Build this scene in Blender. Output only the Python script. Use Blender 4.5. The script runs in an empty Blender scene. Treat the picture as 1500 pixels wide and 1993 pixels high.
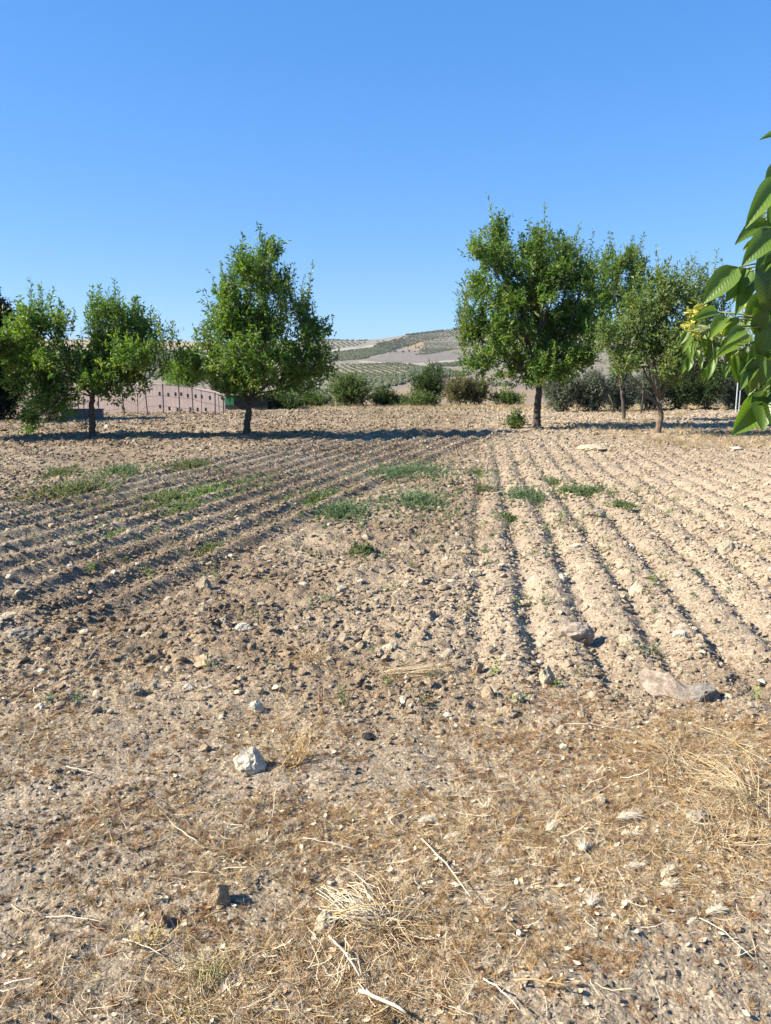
import bpy, bmesh, math, random
import numpy as np
from mathutils import Vector, Matrix, Euler
S = bpy.context.scene
COL = S.collection
R = math.radians
rng = np.random.default_rng(7)
random.seed(7)

# ---------------------------------------------------------------- camera, sky, sun, exposure
F = 1500.0; CX, CY = 750.0, 996.5
PITCH = math.atan(272.5/1500.0)
CAMH = 1.6
cam = bpy.data.cameras.new('camera'); camo = bpy.data.objects.new('camera', cam); COL.objects.link(camo)
cam.sensor_fit = 'VERTICAL'; cam.sensor_height = 36.0; cam.lens = 36.0*F/1993.0
cam.clip_start = 0.05; cam.clip_end = 9000
camo.location = (0, 0, CAMH); camo.rotation_euler = (R(90)-PITCH, 0, 0)
S.camera = camo
SUN_EL, SUN_AZ = 36.0, 261.0
w = bpy.data.worlds.new("World"); S.world = w; w.use_nodes = True
nt = w.node_tree; nt.nodes.clear()
sky = nt.nodes.new('ShaderNodeTexSky'); sky.sky_type = 'NISHITA'; sky.sun_disc = False
sky.sun_elevation = R(SUN_EL); sky.sun_rotation = R(SUN_AZ)
sky.altitude = 400; sky.air_density = 1.0; sky.dust_density = 0.3; sky.ozone_density = 2.2
bgn = nt.nodes.new('ShaderNodeBackground'); bgn.inputs[1].default_value = 0.103
gm = nt.nodes.new('ShaderNodeGamma'); gm.inputs[1].default_value = 0.52      # one even remap of the whole sky: the phone's tone curve
tn = nt.nodes.new('ShaderNodeMix'); tn.data_type = 'RGBA'; tn.blend_type = 'MULTIPLY'; tn.inputs[0].default_value = 1.0; tn.inputs[7].default_value = (0.71, 1.04, 1.6, 1)
hs = nt.nodes.new('ShaderNodeHueSaturation'); hs.inputs['Saturation'].default_value = 1.38; hs.inputs['Value'].default_value = 1.0
wo = nt.nodes.new('ShaderNodeOutputWorld')
nt.links.new(sky.outputs[0], hs.inputs['Color']); nt.links.new(hs.outputs[0], gm.inputs[0]); nt.links.new(gm.outputs[0], tn.inputs[6]); nt.links.new(tn.outputs[2], bgn.inputs[0]); nt.links.new(bgn.outputs[0], wo.inputs[0])
sl = bpy.data.lights.new('sun', 'SUN'); sl.energy = 5.0; sl.angle = R(0.53); sl.color = (1.0, 0.925, 0.79)
so = bpy.data.objects.new('sun', sl); COL.objects.link(so)
sd = Vector((math.sin(R(SUN_AZ))*math.cos(R(SUN_EL)), math.cos(R(SUN_AZ))*math.cos(R(SUN_EL)), math.sin(R(SUN_EL))))
so.rotation_euler = sd.to_track_quat('Z', 'Y').to_euler()
so.location = sd*50
S.render.engine = 'CYCLES'
S.view_settings.view_transform = 'Standard'; S.view_settings.look = 'None'
S.view_settings.exposure = 1.45; S.view_settings.gamma = 1.0; S.view_settings.use_curve_mapping = False

# ---------------------------------------------------------------- measuring helpers
cp, sp_ = math.cos(PITCH), math.sin(PITCH)
def ray(px, py):
    a = (px-CX)/F; b = -(py-CY)/F
    return np.array([a, cp + b*sp_, -sp_ + b*cp])
def at(px, py, Y):                       # point seen at (px,py) of the photograph on the vertical plane y = Y
    d = ray(px, py); t = Y/d[1]
    return Vector((d[0]*t, Y, CAMH + d[2]*t))
def P(px, py, z=0.0):                    # point of the ground
    d = ray(px, py); t = (z-CAMH)/d[2]
    return Vector((d[0]*t, d[1]*t, z))

# ---------------------------------------------------------------- noise
def _h(ix, iy, seed):
    h = (ix.astype(np.int64)*374761393 + iy.astype(np.int64)*668265263 + seed*1442695041) & 0xffffffff
    h = ((h ^ (h >> 13))*1274126177) & 0xffffffff
    h = ((h ^ (h >> 16))*2246822519) & 0xffffffff
    return ((h ^ (h >> 15)) & 0xffffff)/float(0xffffff)
def vn(x, y, seed=0):
    ix = np.floor(x); iy = np.floor(y); fx = x-ix; fy = y-iy
    fx = fx*fx*(3-2*fx); fy = fy*fy*(3-2*fy)
    a = _h(ix, iy, seed); b = _h(ix+1, iy, seed); c = _h(ix, iy+1, seed); d = _h(ix+1, iy+1, seed)
    return (a*(1-fx)+b*fx)*(1-fy) + (c*(1-fx)+d*fx)*fy
def fbm(x, y, o=4, seed=0):
    s = 0; a = 0.5; t = 0
    for k in range(o):
        s = s + a*vn(x*2**k+17.3*k, y*2**k-9.1*k, seed+k); t += a; a *= 0.5
    return s/t
def domes(x, y, seed):                   # rounded clods: height 0..1 from jittered cells
    ix = np.floor(x); iy = np.floor(y); best = np.zeros_like(x)
    for dx in (-1, 0, 1):
        for dy in (-1, 0, 1):
            cx = ix+dx; cy = iy+dy
            jx = cx+_h(cx, cy, seed); jy = cy+_h(cx, cy, seed+1)
            r = 0.25+0.5*_h(cx, cy, seed+2)**1.5
            q = 1-((x-jx)**2+(y-jy)**2)/(r*r)
            best = np.maximum(best, np.sqrt(np.maximum(q, 0))*r*1.3)
    return best
def sst(a, b, x):
    t = np.clip((x-a)/(b-a), 0, 1); return t*t*(3-2*t)

# ---------------------------------------------------------------- terrain height
YE = np.array([0, 36, 40, 60, 120, 450, 800, 1400, 2000, 2600], float)
def py2z(py, Y):
    d = ray(0, py)
    return CAMH + d[2]*Y/d[1]
PYE = [None, None, None, None, None, 793, 764, 727, 700, 680]
ZE = np.array([0, 0, -0.25, -3.5, -9, py2z(793, 450), py2z(764, 800), py2z(727, 1400), py2z(700, 2000), py2z(680, 2600)])
RPX = np.array([-400, 0, 150, 300, 400, 520, 620, 700, 740, 800, 850, 890, 1000, 1150, 1300, 1500, 1900], float)
RPY = np.array([672, 664, 660, 661, 665, 664, 661, 663, 660, 650, 644, 639, 634, 648, 664, 676, 685], float)
def terrain(x, y):
    x = np.asarray(x, float); y = np.asarray(y, float)
    px = CX + F*(x/np.maximum(y, 1))*cp*1.0
    base = np.interp(y, YE[:10], ZE)
    rp = np.interp(px, RPX, RPY)
    d1 = np.tan(-(PITCH) + np.arctan((CY-rp)/F))
    zr = CAMH + d1*3100
    f = np.clip((y-2600)/500, 0, 1)
    z = np.where(y > 2600, ZE[9]*(1-f)+zr*f, base)
    z = np.where(y > 3100, zr - (y-3100)*0.12, z)
    m = sst(260, 600, y)
    z = z + m*(fbm(x/240, y/240, 3, 51)-0.5)*np.where(y > 2800, 5, 16)*(1-0.8*sst(2800, 3100, y))
    z = z + sst(60, 140, y)*(1-sst(430, 650, y))*(fbm(x/60, y/80, 3, 55)-0.5)*6
    return z
LN = (0.960, -0.279); RN = (0.993, -0.117)
def zones(x, y):
    wob = (fbm(x*0.35, y*0.35, 2, 3)-0.5)*0.06
    ul = x*LN[0]+y*LN[1]+wob; ur = x*RN[0]+y*RN[1]+wob*0.9+(fbm(x*1.1, y*0.8, 2, 4)-0.5)*0.07
    L = sst(-7.6, -7.0, ul)*(1-sst(-3.0, -2.7, ul))*sst(4.0, 5.4, y)*(1-sst(21, 24, y))
    Rz = sst(-0.15, 0.15, ur)*sst(3.4, 4.2, y)*(1-sst(14, 20, y))*(1-sst(8, 11, ur))
    return ul, ur, L, Rz
def rough(x, y):                         # 0 = trodden soil by the camera, 1 = rubble
    n = fbm(x*1.1, y*1.1, 3, 8)
    return sst(3.0, 4.0, y+(n-0.5)*1.2)*0.85+0.15
def height(x, y, fine=True):
    x = np.asarray(x, float); y = np.asarray(y, float)
    ul, ur, L, Rz = zones(x, y)
    z = terrain(x, y)
    near = 1-sst(40, 55, y)
    brk = 0.8+0.4*fbm(x*1.3, y*1.3, 2, 77)
    def prof(p): return np.cos(p)+0.25*np.cos(2*p+0.6)
    z = z + L*0.040*prof(2*math.pi*(ul+4.45)/0.405)*(0.75+0.25*brk)
    z = z - Rz*(0.030-0.008*sst(9, 16, y))*prof(2*math.pi*(ur-0.40)/0.355)*brk
    z = z + near*(fbm(x*0.25, y*0.25, 3, 11)-0.5)*0.09
    rg = rough(x, y)
    z = z + near*(fbm(x*3, y*3, 3, 12)-0.5)*(0.03+0.04*rg)*(1-np.maximum(0.85*L, 0.6*Rz))
    if fine:
        wx = x+0.03*vn(x*20, y*20, 5); wy = y+0.03*vn(x*20+9, y*20, 6)
        far = sst(9, 22, y)
        z = z + near*rg*(1-0.92*np.maximum(L, Rz))*(0.03+0.03*far)*domes(wx*5.0, wy*5.0, 20)*(fbm(x*2, y*2, 2, 30) > 0.42)
        z = z + near*(0.02+0.83*rg*(1-np.maximum(0.62*L, 0.4*Rz)))*0.026*domes(wx*13, wy*13, 24)
        z = z + near*0.014*(0.10+0.85*rg)*domes(wx*32, wy*32, 28)*(1-sst(9, 14, y))
        z = z + near*0.010*(fbm(x*60, y*60, 2, 33)-0.5)*(1-sst(6, 9, y)) + (1-rg)*0.035*(fbm(x*9, y*9, 4, 34)-0.5)*near
    return z

# ---------------------------------------------------------------- mesh / object helpers
def mesh_np(name, V, Fc, smooth=False, col=None):
    """V: Nx3, Fc: list of (Mxk) int arrays"""
    if not isinstance(Fc, (list, tuple)): Fc = [Fc]
    Fc = [np.asarray(f, np.int32) for f in Fc if len(f)]
    me = bpy.data.meshes.new(name)
    V = np.asarray(V, np.float32); me.vertices.add(len(V)); me.vertices.foreach_set('co', V.ravel())
    nl = sum(f.size for f in Fc); npg = sum(len(f) for f in Fc)
    if npg:
        me.loops.add(nl); me.polygons.add(npg)
        me.loops.foreach_set('vertex_index', np.concatenate([f.ravel() for f in Fc]).astype(np.int32))
        tot = np.concatenate([np.full(len(f), f.shape[1], np.int32) for f in Fc])
        st = np.concatenate([[0], np.cumsum(tot)[:-1]]).astype(np.int32)
        me.polygons.foreach_set('loop_start', st)
        me.polygons.foreach_set('use_smooth', np.full(npg, bool(smooth)))
    me.update(calc_edges=True)
    if col is not None:
        a = me.attributes.new('col', 'FLOAT_COLOR', 'POINT')
        c = np.ones((len(V), 4), np.float32); c[:, :3] = col; a.data.foreach_set('color', c.ravel())
    return me
def obj(name, me, mat=None, parent=None, loc=None):
    o = bpy.data.objects.new(name, me); COL.objects.link(o)
    if mat is not None and me is not None and len(me.materials) == 0: me.materials.append(mat)
    if parent is not None: o.parent = parent
    if loc is not None: o.location = loc
    return o
def tag(o, label=None, cat=None, group=None, kind=None):
    if label: o['label'] = label
    if cat: o['category'] = cat
    if group: o['group'] = group
    if kind: o['kind'] = kind
    return o
def empty(name, loc, label, cat, group=None):
    o = bpy.data.objects.new(name, None); COL.objects.link(o); o.location = loc; o.empty_display_size = 0.1
    return tag(o, label, cat, group)
class MB:
    """collects verts, faces (tri and quad) and vertex colours"""
    def __init__(s): s.v = []; s.t = []; s.q = []; s.c = []; s.n = 0
    def add(s, v, t=None, q=None, c=(1, 1, 1)):
        v = np.asarray(v, float); s.v.append(v)
        if t is not None and len(t): s.t.append(np.asarray(t)+s.n)
        if q is not None and len(q): s.q.append(np.asarray(q)+s.n)
        c = np.asarray(c, float)
        s.c.append(np.broadcast_to(c, (len(v), 3)) if c.ndim == 1 else c)
        s.n += len(v)
    def tube(s, pts, rad, n=6, c=(1, 1, 1), cap=True):
        pts = np.asarray([tuple(p) for p in pts], float); m = len(pts)
        rad = np.broadcast_to(np.asarray(rad, float), (m,))
        d = np.gradient(pts, axis=0); d /= np.linalg.norm(d, axis=1)[:, None]+1e-9
        up = np.array([0.31, 0.17, 0.93]) if abs(d[0][2]) < 0.9 else np.array([1, 0.1, 0.0])
        a = np.cross(d, up); a /= np.linalg.norm(a, axis=1)[:, None]+1e-9
        b = np.cross(d, a)
        th = np.arange(n)*2*math.pi/n
        ring = pts[:, None, :]+rad[:, None, None]*(np.cos(th)[None, :, None]*a[:, None, :]+np.sin(th)[None, :, None]*b[:, None, :])
        v = ring.reshape(-1, 3)
        i = np.arange(m-1)[:, None]*n; j = np.arange(n)[None, :]; j2 = (j+1) % n
        q = np.stack([i+j, i+j2, i+n+j2, i+n+j], -1).reshape(-1, 4)
        t = []
        if cap:
            for k in range(1, n-1): t.append((0, k+1, k)); t.append(((m-1)*n, (m-1)*n+k, (m-1)*n+k+1))
        s.add(v, t if cap else None, q, c)
    def box(s, lo, hi, c=(1, 1, 1)):
        x0, y0, z0 = lo; x1, y1, z1 = hi
        v = [(x0,y0,z0),(x1,y0,z0),(x1,y1,z0),(x0,y1,z0),(x0,y0,z1),(x1,y0,z1),(x1,y1,z1),(x0,y1,z1)]
        s.add(v, None, [(0,3,2,1),(4,5,6,7),(0,1,5,4),(1,2,6,5),(2,3,7,6),(3,0,4,7)], c)
    def mesh(s, name, smooth=False):
        V = np.concatenate(s.v); C = np.concatenate(s.c); fc = []
        if s.t: fc.append(np.concatenate(s.t))
        if s.q: fc.append(np.concatenate(s.q))
        return mesh_np(name, V, fc, smooth, C)
    def arrays(s):
        fc = []
        if s.t: fc.append(np.concatenate(s.t))
        if s.q:
            q = np.concatenate(s.q); fc.append(q[:, [0, 1, 2]]); fc.append(q[:, [0, 2, 3]])
        return np.concatenate(s.v), np.concatenate(fc)

# ---------------------------------------------------------------- materials
def newmat(name):
    m = bpy.data.materials.new(name); m.use_nodes = True; m.node_tree.nodes.clear()
    return m, m.node_tree, m.node_tree.nodes, m.node_tree.links
def nn(N, t, **kw):
    n = N.new(t)
    for k, v in kw.items():
        if k in n.inputs: n.inputs[k].default_value = v
        else: setattr(n, k, v)
    return n
def mixc(N, L, mode, fac, a, b):
    m = N.new('ShaderNodeMix'); m.data_type = 'RGBA'; m.blend_type = mode
    for sock, val in ((m.inputs[0], fac), (m.inputs[6], a), (m.inputs[7], b)):
        if hasattr(val, 'is_linked') or hasattr(val, 'links'): L.new(val, sock)
        else: sock.default_value = val
    return m.outputs[2]
def ramp(N, L, src, stops):
    r = N.new('ShaderNodeValToRGB'); L.new(src, r.inputs[0]); e = r.color_ramp.elements
    while len(e) < len(stops): e.new(0.5)
    for k, (p, c) in enumerate(stops): e[k].position = p; e[k].color = (*c, 1) if len(c) == 3 else c
    return r.outputs[0]
def g3(v): return (v, v, v)
def soil_mat(name, bumpscale=1.0):
    m, T, N, L = newmat(name)
    at_ = nn(N, 'ShaderNodeAttribute', attribute_name='col')
    tc = nn(N, 'ShaderNodeNewGeometry')
    n1 = nn(N, 'ShaderNodeTexNoise', Scale=3.0, Detail=6.0, Roughness=0.6); L.new(tc.outputs['Position'], n1.inputs['Vector'])
    n2 = nn(N, 'ShaderNodeTexNoise', Scale=45.0, Detail=6.0, Roughness=0.7); L.new(tc.outputs['Position'], n2.inputs['Vector'])
    v1 = nn(N, 'ShaderNodeTexVoronoi', Scale=38.0); L.new(tc.outputs['Position'], v1.inputs['Vector'])
    v2 = nn(N, 'ShaderNodeTexVoronoi', Scale=110.0); L.new(tc.outputs['Position'], v2.inputs['Vector'])
    c = mixc(N, L, 'MULTIPLY', 1.0, at_.outputs['Color'], ramp(N, L, n1.outputs[0], [(0.3, g3(0.8)), (0.7, g3(1.15))]))
    c = mixc(N, L, 'MULTIPLY', 1.0, c, ramp(N, L, n2.outputs[0], [(0.25, g3(0.62)), (0.75, g3(1.3))]))
    # pale grit: some cells are lighter little stones
    sep = nn(N, 'ShaderNodeSeparateColor'); L.new(v2.outputs['Color'], sep.inputs[0])
    c = mixc(N, L, 'MULTIPLY', 1.0, c, ramp(N, L, sep.outputs[0], [(0.0, g3(0.72)), (0.8, g3(1.05)), (0.93, g3(1.45))]))
    hsum = nn(N, 'ShaderNodeMath', operation='MULTIPLY_ADD'); L.new(v1.outputs['Distance'], hsum.inputs[0]); hsum.inputs[1].default_value = -0.4; L.new(n2.outputs[0], hsum.inputs[2])
    hs2 = nn(N, 'ShaderNodeMath', operation='MULTIPLY_ADD'); L.new(v2.outputs['Distance'], hs2.inputs[0]); hs2.inputs[1].default_value = -0.3; L.new(hsum.outputs[0], hs2.inputs[2])
    b = nn(N, 'ShaderNodeBump', Strength=0.9*bumpscale, Distance=0.012); L.new(hs2.outputs[0], b.inputs['Height'])
    p = nn(N, 'ShaderNodeBsdfPrincipled', Roughness=0.95); p.inputs['Specular IOR Level'].default_value = 0.12
    L.new(c, p.inputs['Base Color']); L.new(b.outputs[0], p.inputs['Normal'])
    o = nn(N, 'ShaderNodeOutputMaterial'); L.new(p.outputs[0], o.inputs[0])
    return m
def hill_mat():
    m, T, N, L = newmat('hill_soil')
    at_ = nn(N, 'ShaderNodeAttribute', attribute_name='col')
    tc = nn(N, 'ShaderNodeNewGeometry')
    n1 = nn(N, 'ShaderNodeTexNoise', Scale=0.05, Detail=8.0, Roughness=0.65); L.new(tc.outputs['Position'], n1.inputs['Vector'])
    c = mixc(N, L, 'MULTIPLY', 1.0, at_.outputs['Color'], ramp(N, L, n1.outputs[0], [(0.3, g3(0.8)), (0.7, g3(1.18))]))
    p = nn(N, 'ShaderNodeBsdfPrincipled', Roughness=0.95); p.inputs['Specular IOR Level'].default_value = 0.05
    L.new(c, p.inputs['Base Color'])
    o = nn(N, 'ShaderNodeOutputMaterial'); L.new(p.outputs[0], o.inputs[0])
    return m
def rock_mat(name, inst=False, spec=0.2):
    """colour from the attribute 'col' (of the instance or of the vertices) with mottling"""
    m, T, N, L = newmat(name)
    at_ = nn(N, 'ShaderNodeAttribute', attribute_name='col')
    if inst: at_.attribute_type = 'INSTANCER'
    tc = nn(N, 'ShaderNodeNewGeometry')
    n1 = nn(N, 'ShaderNodeTexNoise', Scale=28.0, Detail=8.0, Roughness=0.7); L.new(tc.outputs['Position'], n1.inputs['Vector'])
    n2 = nn(N, 'ShaderNodeTexNoise', Scale=160.0, Detail=5.0, Roughness=0.7); L.new(tc.outputs['Position'], n2.inputs['Vector'])
    c = mixc(N, L, 'MULTIPLY', 1.0, at_.outputs['Color'], ramp(N, L, n1.outputs[0], [(0.3, (0.68, 0.64, 0.6)), (0.65, (1.15, 1.15, 1.15))]))
    c = mixc(N, L, 'MULTIPLY', 1.0, c, ramp(N, L, n2.outputs[0], [(0.3, g3(0.66)), (0.7, g3(1.25))]))
    b = nn(N, 'ShaderNodeBump', Strength=1.0, Distance=0.014); 
    ad = nn(N, 'ShaderNodeMath', operation='MULTIPLY_ADD'); L.new(n2.outputs[0], ad.inputs[0]); ad.inputs[1].default_value = 0.35; L.new(n1.outputs[0], ad.inputs[2]); L.new(ad.outputs[0], b.inputs['Height'])
    p = nn(N, 'ShaderNodeBsdfPrincipled', Roughness=0.9); p.inputs['Specular IOR Level'].default_value = spec
    L.new(c, p.inputs['Base Color']); L.new(b.outputs[0], p.inputs['Normal'])
    o = nn(N, 'ShaderNodeOutputMaterial'); L.new(p.outputs[0], o.inputs[0])
    return m
def leaf_mat(name, inst=False, trans=0.42, rough_=0.45, spec=0.35, veins=False, tint=(1.5, 1.7, 0.6)):
    m, T, N, L = newmat(name)
    at_ = nn(N, 'ShaderNodeAttribute', attribute_name='col')
    if inst: at_.attribute_type = 'INSTANCER'
    c = at_.outputs['Color']
    p = nn(N, 'ShaderNodeBsdfPrincipled', Roughness=rough_); p.inputs['Specular IOR Level'].default_value = spec
    if veins:
        uv = nn(N, 'ShaderNodeUVMap', uv_map='UVMap')
        sx = nn(N, 'ShaderNodeSeparateXYZ'); L.new(uv.outputs[0], sx.inputs[0])
        # side veins run obliquely from the midrib: v - |u-.5|*k
        a = nn(N, 'ShaderNodeMath', operation='SUBTRACT'); L.new(sx.outputs[0], a.inputs[0]); a.inputs[1].default_value = 0.5
        ab = nn(N, 'ShaderNodeMath', operation='ABSOLUTE'); L.new(a.outputs[0], ab.inputs[0])
        k = nn(N, 'ShaderNodeMath', operation='MULTIPLY_ADD'); L.new(ab.outputs[0], k.inputs[0]); k.inputs[1].default_value = -0.45; L.new(sx.outputs[1], k.inputs[2])
        fr = nn(N, 'ShaderNodeMath', operation='MULTIPLY'); L.new(k.outputs[0], fr.inputs[0]); fr.inputs[1].default_value = 13*2*math.pi
        sn = nn(N, 'ShaderNodeMath', operation='SINE'); L.new(fr.outputs[0], sn.inputs[0])
        vein = ramp(N, L, sn.outputs[0], [(0.86, g3(0.0)), (0.98, g3(1.0))])
        mid = ramp(N, L, ab.outputs[0], [(0.0, g3(1.0)), (0.035, g3(0.0))])
        vv = mixc(N, L, 'LIGHTEN', 1.0, vein, mid)
        nz = nn(N, 'ShaderNodeTexNoise', Scale=60.0, Detail=4.0)
        c = mixc(N, L, 'MULTIPLY', 1.0, c, ramp(N, L, nz.outputs[0], [(0.3, g3(0.82)), (0.7, g3(1.15))]))
        c = mixc(N, L, 'MIX', mixc(N, L, 'MULTIPLY', 1.0, vv, (0.35, 0.35, 0.35, 1)), c, (0.22, 0.30, 0.08, 1))
        b = nn(N, 'ShaderNodeBump', Strength=0.28, Distance=0.003)
        sm = ramp(N, L, sn.outputs[0], [(0.0, g3(0.6)), (0.8, g3(0.4)), (1.0, g3(0.0))]); L.new(sm, b.inputs['Height'])
        L.new(b.outputs[0], p.inputs['Normal'])
    L.new(c, p.inputs['Base Color'])
    tr = nn(N, 'ShaderNodeBsdfTranslucent')
    L.new(mixc(N, L, 'MULTIPLY', 1.0, c, (*tint, 1)), tr.inputs[0])
    mx = nn(N, 'ShaderNodeMixShader'); mx.inputs[0].default_value = trans
    L.new(p.outputs[0], mx.inputs[1]); L.new(tr.outputs[0], mx.inputs[2])
    o = nn(N, 'ShaderNodeOutputMaterial'); L.new(mx.outputs[0], o.inputs[0])
    return m
def bark_mat(name, c0, c1):
    m, T, N, L = newmat(name)
    tc = nn(N, 'ShaderNodeTexCoord'); mp = nn(N, 'ShaderNodeMapping'); mp.inputs['Scale'].default_value = (30, 30, 7)
    L.new(tc.outputs['Object'], mp.inputs[0])
    n1 = nn(N, 'ShaderNodeTexNoise', Scale=1.0, Detail=6.0, Roughness=0.7); L.new(mp.outputs[0], n1.inputs['Vector'])
    c = ramp(N, L, n1.outputs[0], [(0.3, c0), (0.7, c1)])
    b = nn(N, 'ShaderNodeBump', Strength=1.0, Distance=0.03); L.new(n1.outputs[0], b.inputs['Height'])
    p = nn(N, 'ShaderNodeBsdfPrincipled', Roughness=0.9); p.inputs['Specular IOR Level'].default_value = 0.2
    L.new(c, p.inputs['Base Color']); L.new(b.outputs[0], p.inputs['Normal'])
    o = nn(N, 'ShaderNodeOutputMaterial'); L.new(p.outputs[0], o.inputs[0])
    return m
def plain_mat(name, c, rough_=0.8, metal=0.0, nscale=12.0, amt=0.25):
    m, T, N, L = newmat(name)
    tc = nn(N, 'ShaderNodeTexCoord')
    n1 = nn(N, 'ShaderNodeTexNoise', Scale=nscale, Detail=6.0, Roughness=0.65); L.new(tc.outputs['Object'], n1.inputs['Vector'])
    cc = mixc(N, L, 'MULTIPLY', 1.0, (*c, 1), ramp(N, L, n1.outputs[0], [(0.3, g3(1-amt)), (0.7, g3(1+amt))]))
    p = nn(N, 'ShaderNodeBsdfPrincipled', Roughness=rough_, Metallic=metal)
    L.new(cc, p.inputs['Base Color'])
    b = nn(N, 'ShaderNodeBump', Strength=0.3, Distance=0.01); L.new(n1.outputs[0], b.inputs['Height']); L.new(b.outputs[0], p.inputs['Normal'])
    o = nn(N, 'ShaderNodeOutputMaterial'); L.new(p.outputs[0], o.inputs[0])
    return m
M_soil = soil_mat('dry_soil'); M_hill = hill_mat()
M_rock = rock_mat('limestone'); M_rock_i = rock_mat('clods', inst=True, spec=0.1)
M_leaf = leaf_mat('almond_leaves'); M_leaf_i = leaf_mat('weed_leaves', inst=True, trans=0.25)
M_straw_i = leaf_mat('straw', inst=True, trans=0.2, rough_=0.6, spec=0.3, tint=(1.1, 1.0, 0.8))
M_straw = leaf_mat('dry_stalks', trans=0.2, rough_=0.6, spec=0.3, tint=(1.1, 1.0, 0.8))
M_walnut = leaf_mat('walnut_leaves', trans=0.36, rough_=0.36, spec=0.5, veins=True, tint=(1.9, 2.0, 0.5))
M_bark = bark_mat('almond_bark', (0.035, 0.027, 0.022), (0.13, 0.105, 0.085))
M_bark2 = bark_mat('pale_bark', (0.07, 0.05, 0.035), (0.22, 0.17, 0.12))
M_oak = leaf_mat('olive_foliage', trans=0.15, rough_=0.55, spec=0.3, tint=(1.1, 1.2, 0.8))
M_blob = rock_mat('far_foliage', inst=True, spec=0.05)
M_blob1 = rock_mat('far_foliage_single', spec=0.05)

# ---------------------------------------------------------------- ground
SOIL = np.array([0.276, 0.215, 0.147])
def soilcol(x, y):
    n = fbm(x*0.5, y*0.5, 4, 61)[:, None]; n2 = fbm(x*2.1, y*2.1, 3, 66)[:, None]
    c = SOIL*(0.86+0.28*n)
    c = c*(1-0.10*(n2 > 0.55))
    ur = x*RN[0]+y*RN[1]+1.2*(n[:, 0]-.5)
    pale = (sst(-0.5, 0.6, ur)*sst(3.2, 4.5, y))[:, None]
    c = c*(1-pale)+pale*c*np.array([1.2, 1.22, 1.26])
    brn = (sst(0.4, 0.65, fbm(x*0.9, y*0.9, 3, 68))*(1-pale[:, 0]))[:, None]
    c = c*(1-0.22*brn*np.array([.85, 1.0, 1.1]))
    # greyer trodden soil close by, browner with humus where the litter lies
    near = (1-sst(2.6, 4.0, y))[:, None]
    c = c*(1-near) + near*np.array([0.268, 0.214, 0.153])*(0.9+0.3*n2)
    ed = (sst(31, 35, y+3*(n[:, 0]-0.5)))[:, None]
    c = c*(1-0.6*ed)+0.6*ed*np.array([0.33, 0.27, 0.15])
    return c
def grid(ys, ts, off=1.2):
    Yg, Tg = np.meshgrid(ys, ts, indexing='ij')
    X = (Yg+off)*Tg
    return X.ravel(), Yg.ravel(), len(ys), len(ts)
def gridfaces(a, b):
    i = np.arange(a-1)[:, None]*b; j = np.arange(b-1)[None, :]
    return np.stack([i+j, i+j+1, i+j+1+b, i+j+b], -1).reshape(-1, 4)
out = np.array([0.66, 0.7, 0.76, 0.85, 1.0, 1.2, 1.5, 2.0, 2.8, 4.0, 6.0])
ts = np.concatenate([-out[::-1], np.linspace(-0.63, 0.63, 410), out])
ys = np.exp(np.linspace(math.log(2.0), math.log(61.2), 960))-1.2
ys = np.concatenate([[-60, -30, -15, -8, -4, -2, -1.0, -0.2, 0.3, 0.6], ys])
YY, TT = np.meshgrid(ys, ts, indexing='ij')
X = (np.maximum(YY, 0.8)+1.2)*TT; X = X + np.where(YY < 0.8, np.sign(TT)*(np.abs(TT) > 0.63)*(0.8-YY)*np.abs(TT), 0)
X = X.ravel(); Yv = YY.ravel()
Z = height(X, np.maximum(Yv, -60))
me = mesh_np('ground', np.stack([X, Yv, Z], 1), gridfaces(len(ys), len(ts)), True, soilcol(X, Yv))
ground = tag(obj('ground', me, M_soil), kind='structure')

# ---------------------------------------------------------------- hills
def inpoly(px, py, poly):
    r = np.zeros(px.shape, bool); n = len(poly)
    for i in range(n):
        x0, y0 = poly[i]; x1, y1 = poly[(i+1) % n]
        c = ((y0 > py) != (y1 > py)) & (px < (x1-x0)*(py-y0)/(y1-y0+1e-9)+x0)
        r ^= c
    return r
def project(x, y, z):
    dz = z-CAMH
    zc = y*cp - dz*sp_; u = y*sp_ + dz*cp
    return CX+F*x/zc, CY-F*u/zc
def onhill(px, py):                      # world x,y where the sight line of a landmark meets the hillside
    d = ray(px, py); ds = np.exp(np.linspace(math.log(120), math.log(3150), 1500))
    x = d[0]/d[1]*ds; zz = CAMH+d[2]/d[1]*ds
    k = np.nonzero(terrain(x, ds) > zz)[0]
    k = k[0] if len(k) else 1499
    return (x[k], ds[k])
ts = np.concatenate([-out[::-1], np.linspace(-0.63, 0.63, 330), out])
ys = np.concatenate([np.exp(np.linspace(math.log(60), math.log(3100), 560)), [3180, 3350, 3700, 4500, 6500]])
x, y, a, b = grid(ys, ts); z = terrain(x, y)
hn = fbm(x/300, y/300, 4, 90)
hc = np.array([0.18, 0.155, 0.12])*(0.85+0.3*hn[:, None])
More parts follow.
